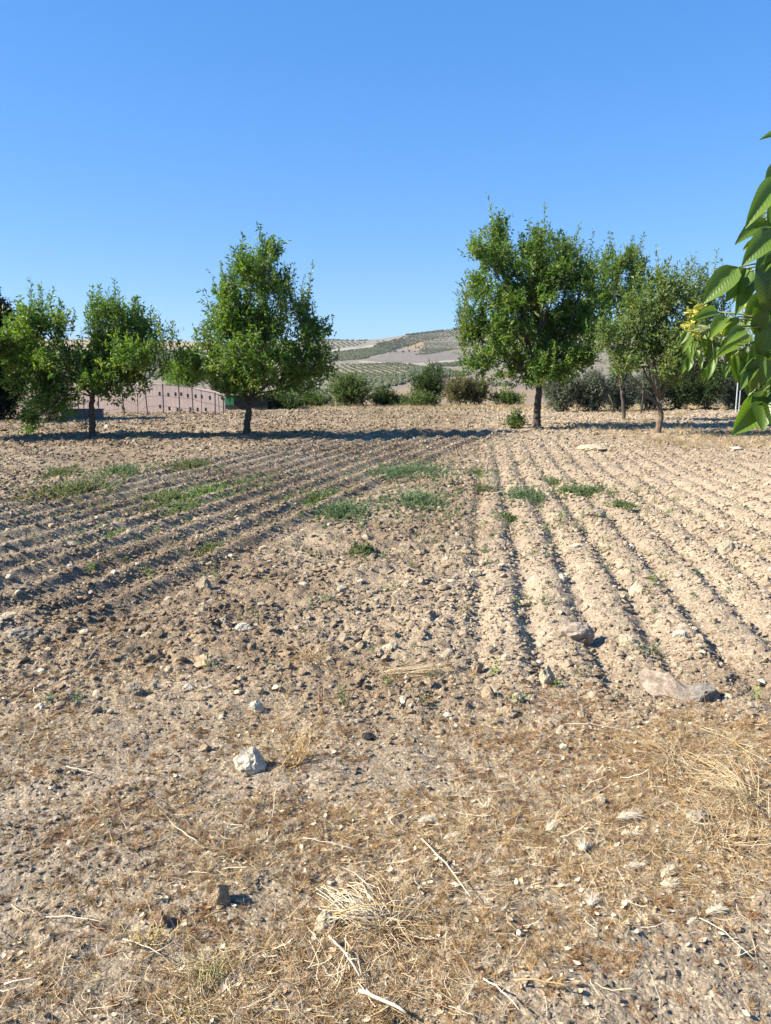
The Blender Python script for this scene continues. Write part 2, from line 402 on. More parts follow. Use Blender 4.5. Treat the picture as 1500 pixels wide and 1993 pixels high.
# each field is a patch of the hillside: landmarks turned into ground polygons
PATCH = [
 ([(560,800),(560,757),(640,757),(720,765),(800,749),(900,741),(1100,738),(1100,800)], (0.40,0.29,0.19)),
 ([(700,702),(763,683),(895,686),(960,690),(960,701),(805,707)], (0.27,0.225,0.195)),
 ([(590,662),(718,665),(760,660),(900,636),(960,632),(960,652),(760,684),(620,688),(590,690)], (0.33,0.285,0.23)),
 ([(792,662),(828,664),(822,682),(796,680)], (0.42,0.29,0.18)),
 ([(640,716),(763,705),(812,709),(800,730),(720,743),(600,745)], (0.33,0.28,0.18)),
 ([(845,734),(960,728),(1100,735),(1100,760),(843,750)], (0.33,0.25,0.205)),
 ([(0,662),(300,662),(460,664),(460,684),(300,676),(0,684)], (0.46,0.35,0.22)),
 ([(100,684),(300,676),(460,684),(460,692),(100,690)], (0.36,0.27,0.19)),
 ([(629,684),(700,675),(735,670),(736,674),(630,688)], (0.50,0.44,0.35)),
 ([(690,701),(760,705),(805,707),(895,699),(895,703),(806,711),(700,706)], (0.47,0.39,0.29)),
 ([(1040,740),(1500,730),(1500,800),(1040,800)], (0.38,0.29,0.2)),
]
for poly, c in PATCH:
    wp = [onhill(*q) for q in poly]
    m_ = inpoly(x+40*(fbm(x/100, y/100, 2, 95)-0.5), y+40*(fbm(x/100, y/100, 2, 97)-0.5), wp)
    hc[m_] = np.array(c)*np.array([.58, .61, .62])*(0.88+0.24*hn[m_][:, None])
hills = tag(obj('hills', mesh_np('hills', np.stack([x, y, z], 1), gridfaces(a, b), True, hc), M_hill), kind='structure')

# ---------------------------------------------------------------- prototypes and scattering
def ico(sub):
    bm = bmesh.new(); bmesh.ops.create_icosphere(bm, subdivisions=sub, radius=1.0)
    v = np.array([tuple(q.co) for q in bm.verts]); f = np.array([[q.index for q in p.verts] for p in bm.faces]); bm.free()
    return v, f
ICO = {k: ico(k) for k in (1, 2, 3, 4)}
def rock_shape(seed, sub=2, planes=9, rgh=0.18, lo=0.55, hi=0.9):
    r = np.random.default_rng(seed); v, f = ICO[sub]; v = v.copy()
    for k in range(planes):
        n = r.normal(size=3); n /= np.linalg.norm(n); d = r.uniform(lo, hi)
        o_ = v@n-d; v -= np.maximum(o_, 0)[:, None]*n
    s_ = r.uniform(0, 50)
    dsp = fbm(v[:, 0]*1.7+s_, v[:, 1]*1.7+v[:, 2]*2.3, 4, seed % 997)-0.5
    return v*(1+rgh*dsp[:, None]), f
def scatter(name, protos, pts, rot, scl, idx, col, mat, smooth=False):
    """one object: prototypes and carrier points in one mesh, instanced by geometry nodes"""
    n = len(pts); V = [np.asarray(pts, float)]; Fc = []; isp = [np.ones(n, bool)]; pid = [np.asarray(idx, int)]; off = n
    for k, (pv, pf) in enumerate(protos):
        V.append(pv); Fc.append(np.asarray(pf)+off); off += len(pv)
        isp.append(np.zeros(len(pv), bool)); pid.append(np.full(len(pv), k))
    me = mesh_np(name, np.concatenate(V), [np.concatenate(Fc)], smooth)
    N_ = off
    def attr(nm, ty, key, arr, dim):
        a = me.attributes.new(nm, ty, 'POINT'); full = np.zeros((N_, dim), np.float32) if dim > 1 else np.zeros(N_, arr.dtype)
        full[:len(arr)] = arr; a.data.foreach_set(key, full.ravel())
    attr('isp', 'BOOLEAN', 'value', np.concatenate(isp), 1)
    attr('pid', 'INT', 'value', np.concatenate(pid).astype(np.int32), 1)
    attr('rot', 'FLOAT_VECTOR', 'vector', np.asarray(rot, np.float32), 3)
    scl = np.asarray(scl, np.float32)
    if scl.ndim == 1: scl = np.repeat(scl[:, None], 3, 1)
    attr('scl', 'FLOAT_VECTOR', 'vector', scl, 3)
    c4 = np.ones((n, 4), np.float32); c4[:, :3] = col; attr('col', 'FLOAT_COLOR', 'color', c4, 4)
    me.materials.append(mat)
    o = obj(name, me)
    g = bpy.data.node_groups.new(name, 'GeometryNodeTree'); N = g.nodes; L = g.links
    g.interface.new_socket('Geometry', in_out='INPUT', socket_type='NodeSocketGeometry')
    g.interface.new_socket('Geometry', in_out='OUTPUT', socket_type='NodeSocketGeometry')
    gi = N.new('NodeGroupInput'); go = N.new('NodeGroupOutput')
    def na(nm, ty):
        a = N.new('GeometryNodeInputNamedAttribute'); a.data_type = ty; a.inputs[0].default_value = nm
        return [q for q in a.outputs if q.enabled and q.name == 'Attribute'][0]
    sep = N.new('GeometryNodeSeparateGeometry'); sep.domain = 'POINT'; L.new(gi.outputs[0], sep.inputs[0]); L.new(na('isp', 'BOOLEAN'), sep.inputs[1])
    sti = N.new('GeometryNodeSplitToInstances'); sti.domain = 'FACE'; L.new(sep.outputs[1], sti.inputs[0]); L.new(na('pid', 'INT'), sti.inputs['Group ID'])
    iop = N.new('GeometryNodeInstanceOnPoints'); L.new(sep.outputs[0], iop.inputs['Points']); L.new(sti.outputs[0], iop.inputs['Instance'])
    iop.inputs['Pick Instance'].default_value = True
    L.new(na('pid', 'INT'), iop.inputs['Instance Index']); L.new(na('rot', 'FLOAT_VECTOR'), iop.inputs['Rotation']); L.new(na('scl', 'FLOAT_VECTOR'), iop.inputs['Scale'])
    L.new(iop.outputs[0], go.inputs[0])
    md = o.modifiers.new('scatter', 'NODES'); md.node_group = g
    return o
def fan(n, y0, y1, tmax=0.66):           # more points near the viewer's end of the field than far off
    u = rng.uniform(math.log(y0+1.2), math.log(y1+1.2), n); y = np.exp(u)-1.2
    return (y+1.2)*rng.uniform(-tmax, tmax, n), y

# ---------------------------------------------------------------- clods and gravel
# soil clods: sizes follow a power law, clods sit on the soil and gather on the furrow crests and in the rubble strip
N1 = 230000
x, y = fan(N1, 1.0, 38)
rg = rough(x, y); zl, zr_, zL, zR = zones(x, y); zf = np.maximum(zL, zR)
dens = 0.03+0.97*rg
dens *= 0.15+3.0*fbm(x*1.7, y*1.7, 4, 101)**2.2
keep = rng.uniform(0, 1, N1) < dens; x = x[keep]; y = y[keep]; rg = rg[keep]; zL = zL[keep]; zR = zR[keep]; n = len(x)
u = rng.uniform(0, 1, n)
smin = 0.0022+0.00085*(y+0.6)
size = np.minimum(smin*u**(-1/2.35), (0.009+0.026*rg)*(1-0.45*zL-0.2*zR)+0.0010*y)
z = height(x, y)
protos = [rock_shape(200+k, 2, 11, 0.5, 0.35, 0.85) for k in range(10)]
scl = np.stack([size*rng.uniform(.8, 1.35, n), size*rng.uniform(.8, 1.25, n), size*rng.uniform(.5, .95, n)], 1)
rot = np.stack([rng.uniform(-.5, .5, n), rng.uniform(-.5, .5, n), rng.uniform(0, 6.28, n)], 1)
col = soilcol(x, y)*rng.uniform(0.85, 1.2, (n, 1))
pale = rng.uniform(0, 1, n) < 0.07
col[pale] = np.array([0.40, 0.345, 0.265])*rng.uniform(0.8, 1.15, (pale.sum(), 1))
o = scatter('soil_clods', protos, np.stack([x, y, z+size*0.15], 1), rot, scl, rng.integers(0, 10, n), col, M_rock_i)
tag(o, 'crumbly beige soil clods and gravel strewn over the whole ploughed field', 'soil clods', kind='stuff')

# ---------------------------------------------------------------- stones
def stone_mesh(seed, w_, d_, h_, c, planes=10, sub=4, rgh=0.22):
    v, f = rock_shape(seed, sub, planes, rgh, 0.5, 0.9)
    fd = fbm(v[:, 0]*6+seed, v[:, 1]*6+v[:, 2]*5, 3, seed % 313)-0.5; f2 = fbm(v[:, 0]*3-v[:, 2]*3.3, v[:, 1]*3+seed, 2, seed % 211)-0.5
    f3 = np.abs(fbm(v[:, 0]*9+v[:, 2]*4, v[:, 1]*9-v[:, 2]*7+seed, 2, seed % 101)-0.5)
    v = v*(1+0.22*fd+0.22*f2-0.28*f3)[:, None]
    s = v.max(0)-v.min(0); v = v/s*np.array([w_, d_, h_]); v[:, 2] -= v[:, 2].min()+h_*0.32
    n = fbm(v[:, 0]*30+seed, v[:, 1]*30+v[:, 2]*30, 3, seed % 500)[:, None]
    cc = np.array(c)*(0.75+0.5*n)
    return mesh_np('stone', v, f, False, cc)
CREAM = (0.440, 0.374, 0.264); WHITE = (0.528, 0.475, 0.370); TAN = (0.334, 0.255, 0.167); GREY = (0.282, 0.238, 0.180); PINK = (0.334, 0.277, 0.220); BROWN = (0.238, 0.158, 0.106)
STONES = [  # px, py of the centre, width px, height px, colour, roll, label
 (1325,1338,150,60,PINK,0,'largest rock, long pinkish grey and sagging in the middle, across the right furrows'),
 (1122,1232,66,42,PINK,0,'big pinkish block half sunk in the ridge between right furrows'),
 (1062,1314,34,50,CREAM,0,'upright pointed cream stone at the near end of the right furrows'),
 (1220,1250,46,24,CREAM,0.5,'flat tilted cream slab between two right furrows'),
 (1322,1242,28,24,WHITE,0,'bright white angular stone just above the large broken rock'),
 (1238,1150,34,28,CREAM,0,'cream chunky stone in the middle of the right furrows'),
 (1412,1068,32,38,CREAM,0,'cream lump with a black hollow beside it near the right edge'),
 (1385,1078,22,16,GREY,0,'small grey stone left of the cream lump near the right edge'),
 (1158,1009,44,18,PINK,0,'long low pinkish stone in the far right furrows'),
 (487,1477,64,52,WHITE,0,'large cream white rock alone in the lower left of the field'),
 (424,1741,44,54,TAN,0.2,'cracked tan stone standing in litter at the lower left'),
 (630,1790,52,38,CREAM,0,'cream stone half hidden under dry stalks at the bottom'),
 (315,1787,38,26,BROWN,0,'small brown stone left of the cracked tan stone'),
 (262,1346,36,32,GREY,0,'round grey stone with dark veins left of the middle'),
 (45,1241,76,30,GREY,0,'wide flat grey slab at the left edge'),
 (402,1286,62,28,TAN,0.1,'oblong tan stone lying left of the middle'),
 (499,1375,27,23,WHITE,0,'small rounded white stone above the cream white rock'),
 (397,1147,36,30,GREY,0,'grey boulder at the near edge of the left furrows'),
 (396,1197,30,22,CREAM,0,'cream pebble below the grey boulder of the left furrows'),
 (474,1226,38,22,WHITE,0,'crumbly whitish stone in the rubble left of the middle'),
 (430,1214,24,20,CREAM,0,'small cream stone left of the crumbly whitish one'),
 (404,1228,30,12,GREY,0,'thin flat grey stone below the cream pebble'),
 (667,1156,26,20,CREAM,0,'rounded cream stone beside a tuft of brown weed'),
 (876,1274,30,24,GREY,0,'grey stone with a sharp shadow in the middle rubble'),
 (955,1265,20,20,GREY,0,'disc shaped grey stone standing on its edge'),
 (930,1296,28,30,TAN,0,'tan stone below the disc shaped grey stone'),
 (985,1288,24,18,CREAM,0,'cream stone right of the tan one in the rubble'),
 (950,1350,34,32,TAN,0,'tall tan clod beside a dark crack left of the pointed stone'),
 (1008,1360,24,24,CREAM,0,'pale stone leaning against the tall tan clod'),
 (988,1384,42,26,TAN,0,'broad tan clod in front of the leaning pale stone'),
 (540,1304,28,22,CREAM,0,'cream stone beside the heap of dry grass in the middle'),
 (765,1259,30,20,CREAM,0,'cream stone in the middle rubble above the straw bundle'),
 (741,1273,16,20,CREAM,0,'small upright cream stone with a long shadow'),
 (190,1384,22,18,GREY,0,'small grey cube like stone at the left'),
 (78,1378,24,15,WHITE,0,'small white stone near the left edge in brown litter'),
 (83,1309,18,14,WHITE,0,'bright white pebble above the brown litter at the left'),
 (298,1337,20,18,CREAM,0,'cream pebble right of the round veined grey stone'),
 (368,1341,24,14,WHITE,0,'flat white pebble right of the cream pebble'),
 (305,1392,16,12,CREAM,0,'tiny cream pebble with shadow below the veined grey stone'),
 (425,1073,14,11,WHITE,0,'bright yellowish white pebble in the left furrows'),
 (1093,1131,22,15,WHITE,0,'white pebble in the second right furrow'),
 (1153,876,62,13,CREAM,0,'long pale slab at the far edge of the right furrows'),
 (1431,873,26,10,WHITE,0,'flat white stone in dry grass at the far right'),
 (925,1120,32,16,CREAM,0,'flat cream stone at the top of the first right furrow'),
 (1018,1168,22,16,CREAM,0,'cream stone on the first right ridge'),
 (40,1186,34,18,TAN,0,'tan stone half buried near the left edge'),
 (18,1204,44,16,CREAM,0.1,'flat cream slab at the left edge above the grey one'),
 (157,1250,30,22,TAN,0,'tan stone behind the brown weed at the left'),
 (275,1228,26,20,GREY,0,'grey stone in the rubble at the left'),
 (288,1241,28,12,CREAM,0,'flat cream stone below the grey stone at the left'),
 (668,1245,30,22,GREY,0,'grey stone on top of a pair in the middle rubble'),
 (655,1266,22,16,TAN,0,'tan stone below the grey one in the middle rubble'),
 (208,832,12,12,WHITE,0,'pale stone in the shade right of the left tree trunk'),
 (1170,1560,20,16,WHITE,0,'small white pebble below the reddish litter at the right'),
 (1098,1452,18,14,WHITE,0,'small white angular stone above the reddish litter'),
 (1442,1850,18,22,WHITE,0,'oval white pebble near the bottom right corner'),
 (172,1712,22,14,CREAM,0,'cream pebble on trodden soil at the lower left'),
 (398,1452,20,16,TAN,0,'tan pebble left of the cream white rock'),
 (555,1485,18,16,BROWN,0,'brown pebble in the shade right of the cream white rock'),
 (1350,1590,60,30,CREAM,0.1,'broad pale clod among golden straw at the right'),
]
for k, (px, py, pw, ph, c, rl, lb) in enumerate(STONES):
    g_ = P(px, py+ph*0.25); zc = g_.y*cp+CAMH*sp_
    w_ = pw*zc/F; h_ = ph*zc/F*1.05
    me = stone_mesh(900+k*7, w_, w_*(0.42 if k == 0 else random.uniform(.6, .85)), h_*1.15, c)
    if k == 0:                           # the long rock: a notch in its upper edge, the right end hangs lower and is greyer
        v = np.zeros(len(me.vertices)*3, np.float32); me.vertices.foreach_get('co', v); v = v.reshape(-1, 3)
        t = v[:, 0]/w_*2; v[:, 2] += h_*(-0.22*np.exp(-((t-0.1)/0.35)**2)*(v[:, 2] > 0)+0.1*np.abs(t)); v[:, 1] -= 0.10*w_*t; v[:, 2] -= 0.10*h_*t
        me.vertices.foreach_set('co', v.ravel())
        cc = np.ones((len(v), 4), np.float32); m1 = sst(-.2, .25, t+0.6*(fbm(v[:, 0]*20, v[:, 2]*20, 3, 9)-.5))[:, None]
        cc[:, :3] = (np.array([.35, .285, .225])*(1-m1)+np.array([.24, .212, .18])*m1)*(0.7+0.6*fbm(v[:, 0]*40, v[:, 2]*40+v[:, 1]*30, 3, 10)[:, None])
        me.attributes['col'].data.foreach_set('color', cc.ravel()); me.update()
    o = obj('stone', me, M_rock, loc=(g_.x, g_.y, float(height(np.array([g_.x]), np.array([g_.y]), False)[0])+0.004))
    o.rotation_euler = (0, rl, random.uniform(-.5, .5))
    tag(o, lb, 'stone')
# smaller stones, each an object of its own
sm = [stone_mesh(3000+k, 1, random.uniform(.7, 1), random.uniform(.55, .9), c, 9, 2, 0.3) for k, c in enumerate([tuple(1.15*q for q in c_) for c_ in (CREAM, CREAM, TAN, CREAM, GREY, TAN, PINK, WHITE)])]
for m_ in sm: m_.materials.append(M_rock)
tone = ['cream', 'cream', 'tan', 'cream', 'grey', 'tan', 'pinkish', 'white']
cnt = 0
while cnt < 230:
    px = random.uniform(-30, 1530); py = 1010+ (random.random()**1.1)*420
    g_ = P(px, py)
    if 0.3 > float(rough(np.array([g_.x]), np.array([g_.y]))[0]) and random.random() < 0.7: continue
    k = random.randrange(8); zc = g_.y*cp+CAMH*sp_
    s = random.choice([9, 11, 13, 15, 18, 22])*zc/F*random.uniform(.8, 1.1); s = min(s, 0.085)
    o = obj('small_stone', sm[k], loc=(g_.x, g_.y, float(height(np.array([g_.x]), np.array([g_.y]), False)[0])+0.012))
    o.scale = (s, s*random.uniform(.8, 1.1), s*random.uniform(.8, 1.1)); o.rotation_euler = (random.uniform(-.3, .3), random.uniform(-.3, .3), random.uniform(0, 6.28))
    zn = 'on the left furrows' if g_.x*LN[0]+g_.y*LN[1] < -2.9 else ('on the right furrows' if g_.x*RN[0]+g_.y*RN[1] > 0.1 else 'in the rubble strip between left and right furrows')
    best = min(STONES[:-1], key=lambda q: (q[0]-px)**2+((q[1]-py)*1.6)**2)
    dx = px-best[0]; dy = (py-best[1])*1.6
    side = ('left of' if dx < 0 else 'right of') if abs(dx) > abs(dy) else ('beyond' if dy < 0 else 'in front of')
    sh = best[6]
    for cut in (' at ', ' in ', ' between ', ' lying ', ' just ', ' with ', ' left ', ' right ', ' below ', ' above ', ' beside ', ' near ', ' standing ', ' half ', ' across ', ' among ', ' behind ', ' from ', ' alone ', ' on ', ' leaning ', ' above ', ','):
        sh = sh.split(cut)[0] if len(sh.split(cut)[0].split()) > 1 else sh
    dist = math.hypot(dx, dy); nr = 'touching distance ' if dist < 28 else ('a little ' if dist < 70 else 'well ')
    sz_ = 'tiny' if s*F/zc < 11 else ('small' if s*F/zc < 16 else 'fist sized')
    lb = ('%s %s stone %s%s the %s' % (sz_, tone[k], '' if nr[0] == 't' else nr, side, sh)) + (' on the left furrows' if 'left' in zn and 'strip' not in zn else ' on the right furrows' if 'strip' not in zn else '')
    tag(o, ' '.join(lb.split()[:16]), 'stone', 'small %s stones %s' % (tone[k], zn)); cnt += 1

# ---------------------------------------------------------------- leaves on shoots (vectorised)
def leaves(mb, p, d, Lf, Wf, c, fold=0.25):
    """p,d: Nx3 base points and unit directions"""
    n = len(p); r = rng.normal(size=(n, 3)); wv = np.cross(d, r); wv /= np.linalg.norm(wv, axis=1)[:, None]+1e-9
    nv = np.cross(wv, d)
    Lf = np.broadcast_to(Lf, (n,))[:, None]; Wf = np.broadcast_to(Wf, (n,))[:, None]
    a = p; b_ = p+d*Lf*0.5+wv*Wf*0.5+nv*Wf*fold; t = p+d*Lf; e = p+d*Lf*0.5-wv*Wf*0.5+nv*Wf*fold
    V = np.stack([a, b_, t, e], 1).reshape(-1, 3)
    i = np.arange(n)[:, None]*4
    T = np.concatenate([i+np.array([0, 1, 2]), i+np.array([0, 2, 3])])
    mb.add(V, T, None, np.repeat(c, 4, 0))
def unit(v): return v/(np.linalg.norm(v, axis=-1, keepdims=True)+1e-9)
def shoots(mb, tw, base, dirs, length, nl, LL, WW, pal, twr=0.004, spread=0.9, droop=0.25):
    """straight-ish leafy shoots; pal = list of colours"""
    n = len(base); length = np.broadcast_to(length, (n,))
    tt = np.linspace(0.05, 1, nl)[None, :, None]
    tt = np.clip(tt+rng.uniform(-.5/nl, .5/nl, (n, nl, 1)), 0, 1)
    bend = rng.normal(size=(n, 3))*0.12; bend[:, 2] += 0.05
    pos = base[:, None, :]+dirs[:, None, :]*length[:, None, None]*tt+bend[:, None, :]*length[:, None, None]*tt**2
    r = rng.normal(size=(n, nl, 3))
    d = unit(dirs[:, None, :]*(1-spread*0.45)+unit(r)*spread+np.array([0, 0, -droop]))
    pal = np.asarray(pal); ci = rng.integers(0, len(pal), n)
    c = pal[ci][:, None, :]*rng.uniform(.75, 1.3, (n, nl, 1))
    leaves(mb, pos.reshape(-1, 3), d.reshape(-1, 3), (LL*rng.uniform(.65, 1.15, n*nl)), WW*rng.uniform(.7, 1.2, n*nl), c.reshape(-1, 3))
    if tw is not None:
        for k in range(n):
            L_ = length[k]; q = [base[k], base[k]+dirs[k]*L_*.5+bend[k]*L_*.25, base[k]+dirs[k]*L_+bend[k]*L_]
            tw.tube(q, [twr, twr*.7, twr*.3], 3, cap=False)
def curve(a, b, sag=0.0, k=5, jit=0.0):
    a = np.array(a, float); b = np.array(b, float); L_ = np.linalg.norm(b-a); o_ = []
    side = rng.normal(size=3)*jit*L_
    for i in range(k):
        t = i/(k-1); q = a*(1-t)+b*t; q = q+np.array([0, 0, sag*L_])*4*t*(1-t)+side*math.sin(t*math.pi)
        if 0 < i < k-1: q = q+rng.normal(size=3)*jit*L_*0.3
        o_.append(q)
    return o_
GREEN = [(0.062, 0.115, 0.024), (0.082, 0.145, 0.028), (0.11, 0.18, 0.034), (0.14, 0.20, 0.04), (0.075, 0.125, 0.036), (0.165, 0.205, 0.048)]
def almond(name, base_px, trunk, lobes, sprouts, label, Y=None, pal=GREEN, dens=1.0, LL=0.128, WW=0.045, tr=0.085, depth=0.9, bark=None, name_crown='crown', group='almond trees in the field', tips_per=1.0):
    bp = P(*base_px)
    if Y is None: Y = bp.y
    k = Y/F
    fork = at(trunk[-1][0], trunk[-1][1], Y)
    zb = float(height(np.array([bp.x]), np.array([bp.y]), False)[0])
    org = Vector((bp.x, Y, zb))
    root = empty(name, org, label, 'tree', group)
    O = np.array(org)
    wood = MB(); br = MB(); fo = MB()
    tp = [np.array(at(px, py, Y)) - O for px, py in trunk]; tp[0][2] = -0.1
    # resampled trunk with knobbly radius
    pts = []; 
    for i in range(len(tp)-1):
        for t in np.linspace(0, 1, 5, endpoint=False): pts.append(tp[i]*(1-t)+tp[i+1]*t+rng.normal(size=3)*0.008)
    pts.append(tp[-1]); m = len(pts)
    rad = np.linspace(tr*1.15, tr*0.8, m); rad[0] = tr*1.6; rad[1] = tr*1.3
    wood.tube(pts, rad*rng.uniform(.93, 1.08, m), 12)
    fk = tp[-1]
    for (px, py, rx, ry) in lobes:
        dy = rng.uniform(-1, 1)*depth*0.55
        # wide lobes near the axis fill the depth of the crown
        rx *= 0.80; ry *= 0.80
        c = np.array(at(px, py, Y+dy))-O; R3 = np.array([rx*k, max(rx*k, ry*k*0.8, 0.25)*1.05, ry*k])
        a0 = fk + (np.array([0, 0, 1])*rng.uniform(-.1, .25))
        lim = curve(a0, c, 0.06, 6, 0.06); r0 = 0.016+0.03*min(1, rx*ry*k*k)
        br.tube(lim, np.linspace(min(tr*.7, r0*1.3), r0*0.5, 6), 7, cap=False)
        vol = (rx*k)*(ry*k)
        nt_ = max(4, int(vol*54*dens*tips_per))
        q = rng.normal(size=(nt_, 3)); q = unit(q)*(rng.uniform(0, 1, (nt_, 1))**(1/2.0))
        tips = c+q*R3
        gap = fbm(tips[:, 0]*2.3+px, tips[:, 2]*2.3+tips[:, 1]*1.7, 2, int(px) % 71)
        tips = tips[gap > 0.36]; nt_ = len(tips)
        # upright leafy spikes that break the outline
        nsp = max(2, int(rx*k*7))
        sb = c+unit(rng.normal(size=(nsp, 3)))*R3*rng.uniform(.5, .95, (nsp, 1)); sb[:, 2] = np.maximum(sb[:, 2], c[2]-.1)
        sdir = unit(np.array([0, 0, 1.0])+rng.normal(size=(nsp, 3))*.22+(sb-c)*.25)
        shoots(fo, br, sb, sdir, rng.uniform(.45, .85, nsp), 40, LL, WW, pal, 0.006, .85, 0.1)
        for tpt in tips:
            s0 = lim[rng.integers(3, 6)]
            br.tube(curve(s0, tpt, 0.05, 4, 0.05), [r0*.5, r0*.3, 0.006, 0.004], 4, cap=False)
        ns = 16
        B = np.repeat(tips, ns, 0)+rng.normal(size=(nt_*ns, 3))*np.repeat(rng.uniform(.06, .17, (nt_, 1)), ns, 0)
        outd = unit(B-(c-np.array([0, 0, 0.5*ry*k])))
        D = unit(outd*0.6+rng.normal(size=B.shape)*0.5+np.array([0, 0, 0.65]))
        shoots(fo, None, B, D, rng.uniform(.16, .38, len(B)), 11, LL, WW, pal)
    for (px, py) in list(sprouts)+[(a_+random.uniform(-16, 16), b_+random.uniform(4, 30)) for a_, b_ in sprouts]:
        top = np.array(at(px, py, Y+rng.uniform(-.5, .5)*depth))-O
        # the sprout leaves the crown below and runs almost straight up
        ln = rng.uniform(1.0, 1.4); b0 = top-np.array([rng.uniform(-.08, .08), 0, ln]); d = unit(top-b0)
        shoots(fo, br, b0[None], d[None], np.array([ln]), 70, LL*.95, WW*.85, pal, 0.007, 0.8, 0.05)
        for q in range(12):
            b1 = b0+d*ln*rng.uniform(.0, .5)+rng.normal(size=3)*0.1
            shoots(fo, br, b1[None], unit(d+rng.normal(size=3)*.16)[None], np.array([ln*rng.uniform(.3, .55)]), 16, LL*.85, WW*.75, pal, 0.004, 0.8, 0.05)
    obj('trunk', wood.mesh('trunk', True), bark or M_bark, root)
    obj('limbs', br.mesh('limbs', True), bark or M_bark, root)
    obj(name_crown, fo.mesh('crown', False), M_leaf, root)
    return root
almond('almond_tree', (180,853), [(181,853),(179,820),(177,790),(180,765)],
  [(82,640,56,52),(55,715,58,58),(100,755,50,48),(238,636,54,50),(262,705,62,42),(178,725,36,32),(85,800,16,36),(62,828,16,14),(215,745,48,30),(22,690,38,50),(285,660,28,40),(110,700,44,40),(208,690,42,46),(165,745,40,28),(245,735,50,28),(130,770,36,24)],
  [(75,548),(48,585),(110,578),(173,562),(224,556),(195,585),(245,580),(270,588),(298,612),(313,622)],
  'wide low almond tree at the far left with branches hanging nearly to the ground', tr=0.075)
almond('almond_tree', (480,849), [(479,849),(481,825),(484,800),(486,785)],
  [(500,700,95,62),(455,622,50,50),(530,610,55,52),(508,550,38,40),(523,500,18,26),(478,525,13,40),(428,655,36,36),(578,618,28,28),(590,690,40,38),(400,722,34,13),(362,700,30,9),(612,652,26,11),(628,722,28,11),(470,760,55,20),(575,758,40,15),(440,590,22,22),(500,655,70,50),(545,565,20,24),(500,740,56,28),(450,738,34,20),(555,735,38,24)],
  [(521,466),(508,480),(470,478),(450,498),(432,522),(560,495),(590,540),(548,535),(408,608),(634,634)],
  'conical almond tree with a pointed top standing alone left of the middle', tr=0.085, depth=1.3)
almond('almond_tree', (1045,834), [(1046,834),(1045,805),(1047,775),(1050,745)],
  [(1040,570,85,70),(972,520,40,40),(966,475,20,38),(932,500,26,28),(1055,490,52,30),(1105,515,40,38),(1118,630,52,60),(950,640,50,52),(930,705,34,28),(1040,655,80,60),(1060,722,62,28),(1125,700,45,38),(928,575,26,50),(1005,735,34,24),(1085,565,60,60),(1000,600,60,60),(1140,560,22,40),(1030,745,24,22),(1085,690,60,50),(985,690,45,45),(915,655,18,14)],
  [(972,420),(965,440),(985,455),(1048,440),(1064,448),(1115,450),(1150,472),(908,555),(903,575),(1035,455),(1085,460),(1125,500)],
  'tallest almond tree with a broad round crown right of the middle', tr=0.105, depth=1.6)
almond('almond_tree', (1215,820), [(1215,820),(1213,795),(1210,760)],
  [(1192,530,30,48),(1208,590,42,44),(1172,640,40,46),(1235,545,20,32),(1185,700,40,36),(1165,580,28,40),(1225,520,16,26)],
  [(1225,468),(1244,476),(1205,492),(1250,505)],
  'slender almond tree squeezed behind and between the two right-hand trees', tr=0.06, depth=0.8)
GG = [(0.11, 0.165, 0.05), (0.135, 0.185, 0.06), (0.155, 0.20, 0.065), (0.175, 0.205, 0.06), (0.115, 0.155, 0.065)]
almond('almond_tree', (1280,848), [(1280,849),(1282,828),(1286,805),(1282,786)],
  [(1238,655,50,52),(1216,715,42,34),(1300,640,50,60),(1288,575,40,34),(1345,610,45,55),(1350,690,45,45),(1298,715,50,28),(1250,600,24,38),(1382,725,32,28),(1186,665,16,26),(1270,690,60,50),(1200,745,24,20)],
  [(1330,508),(1360,492),(1387,518),(1302,535),(1286,530),(1268,556),(1318,520),(1345,528),(1410,540),(1230,560),(1375,535),(1255,545),(1295,550)],
  'grey green almond tree with a leaning forked trunk at the right', tr=0.075, pal=GG, dens=0.95, bark=M_bark2)
almond('almond_tree', (-140,858), [(-140,858),(-142,820),(-140,780)],
  [(-150,640,80,70),(-90,690,60,60),(-200,690,60,60),(-140,720,80,40)], [(-150,560),(-100,590),(-190,580)],
  'almond tree just outside the left edge of the picture', tr=0.08)
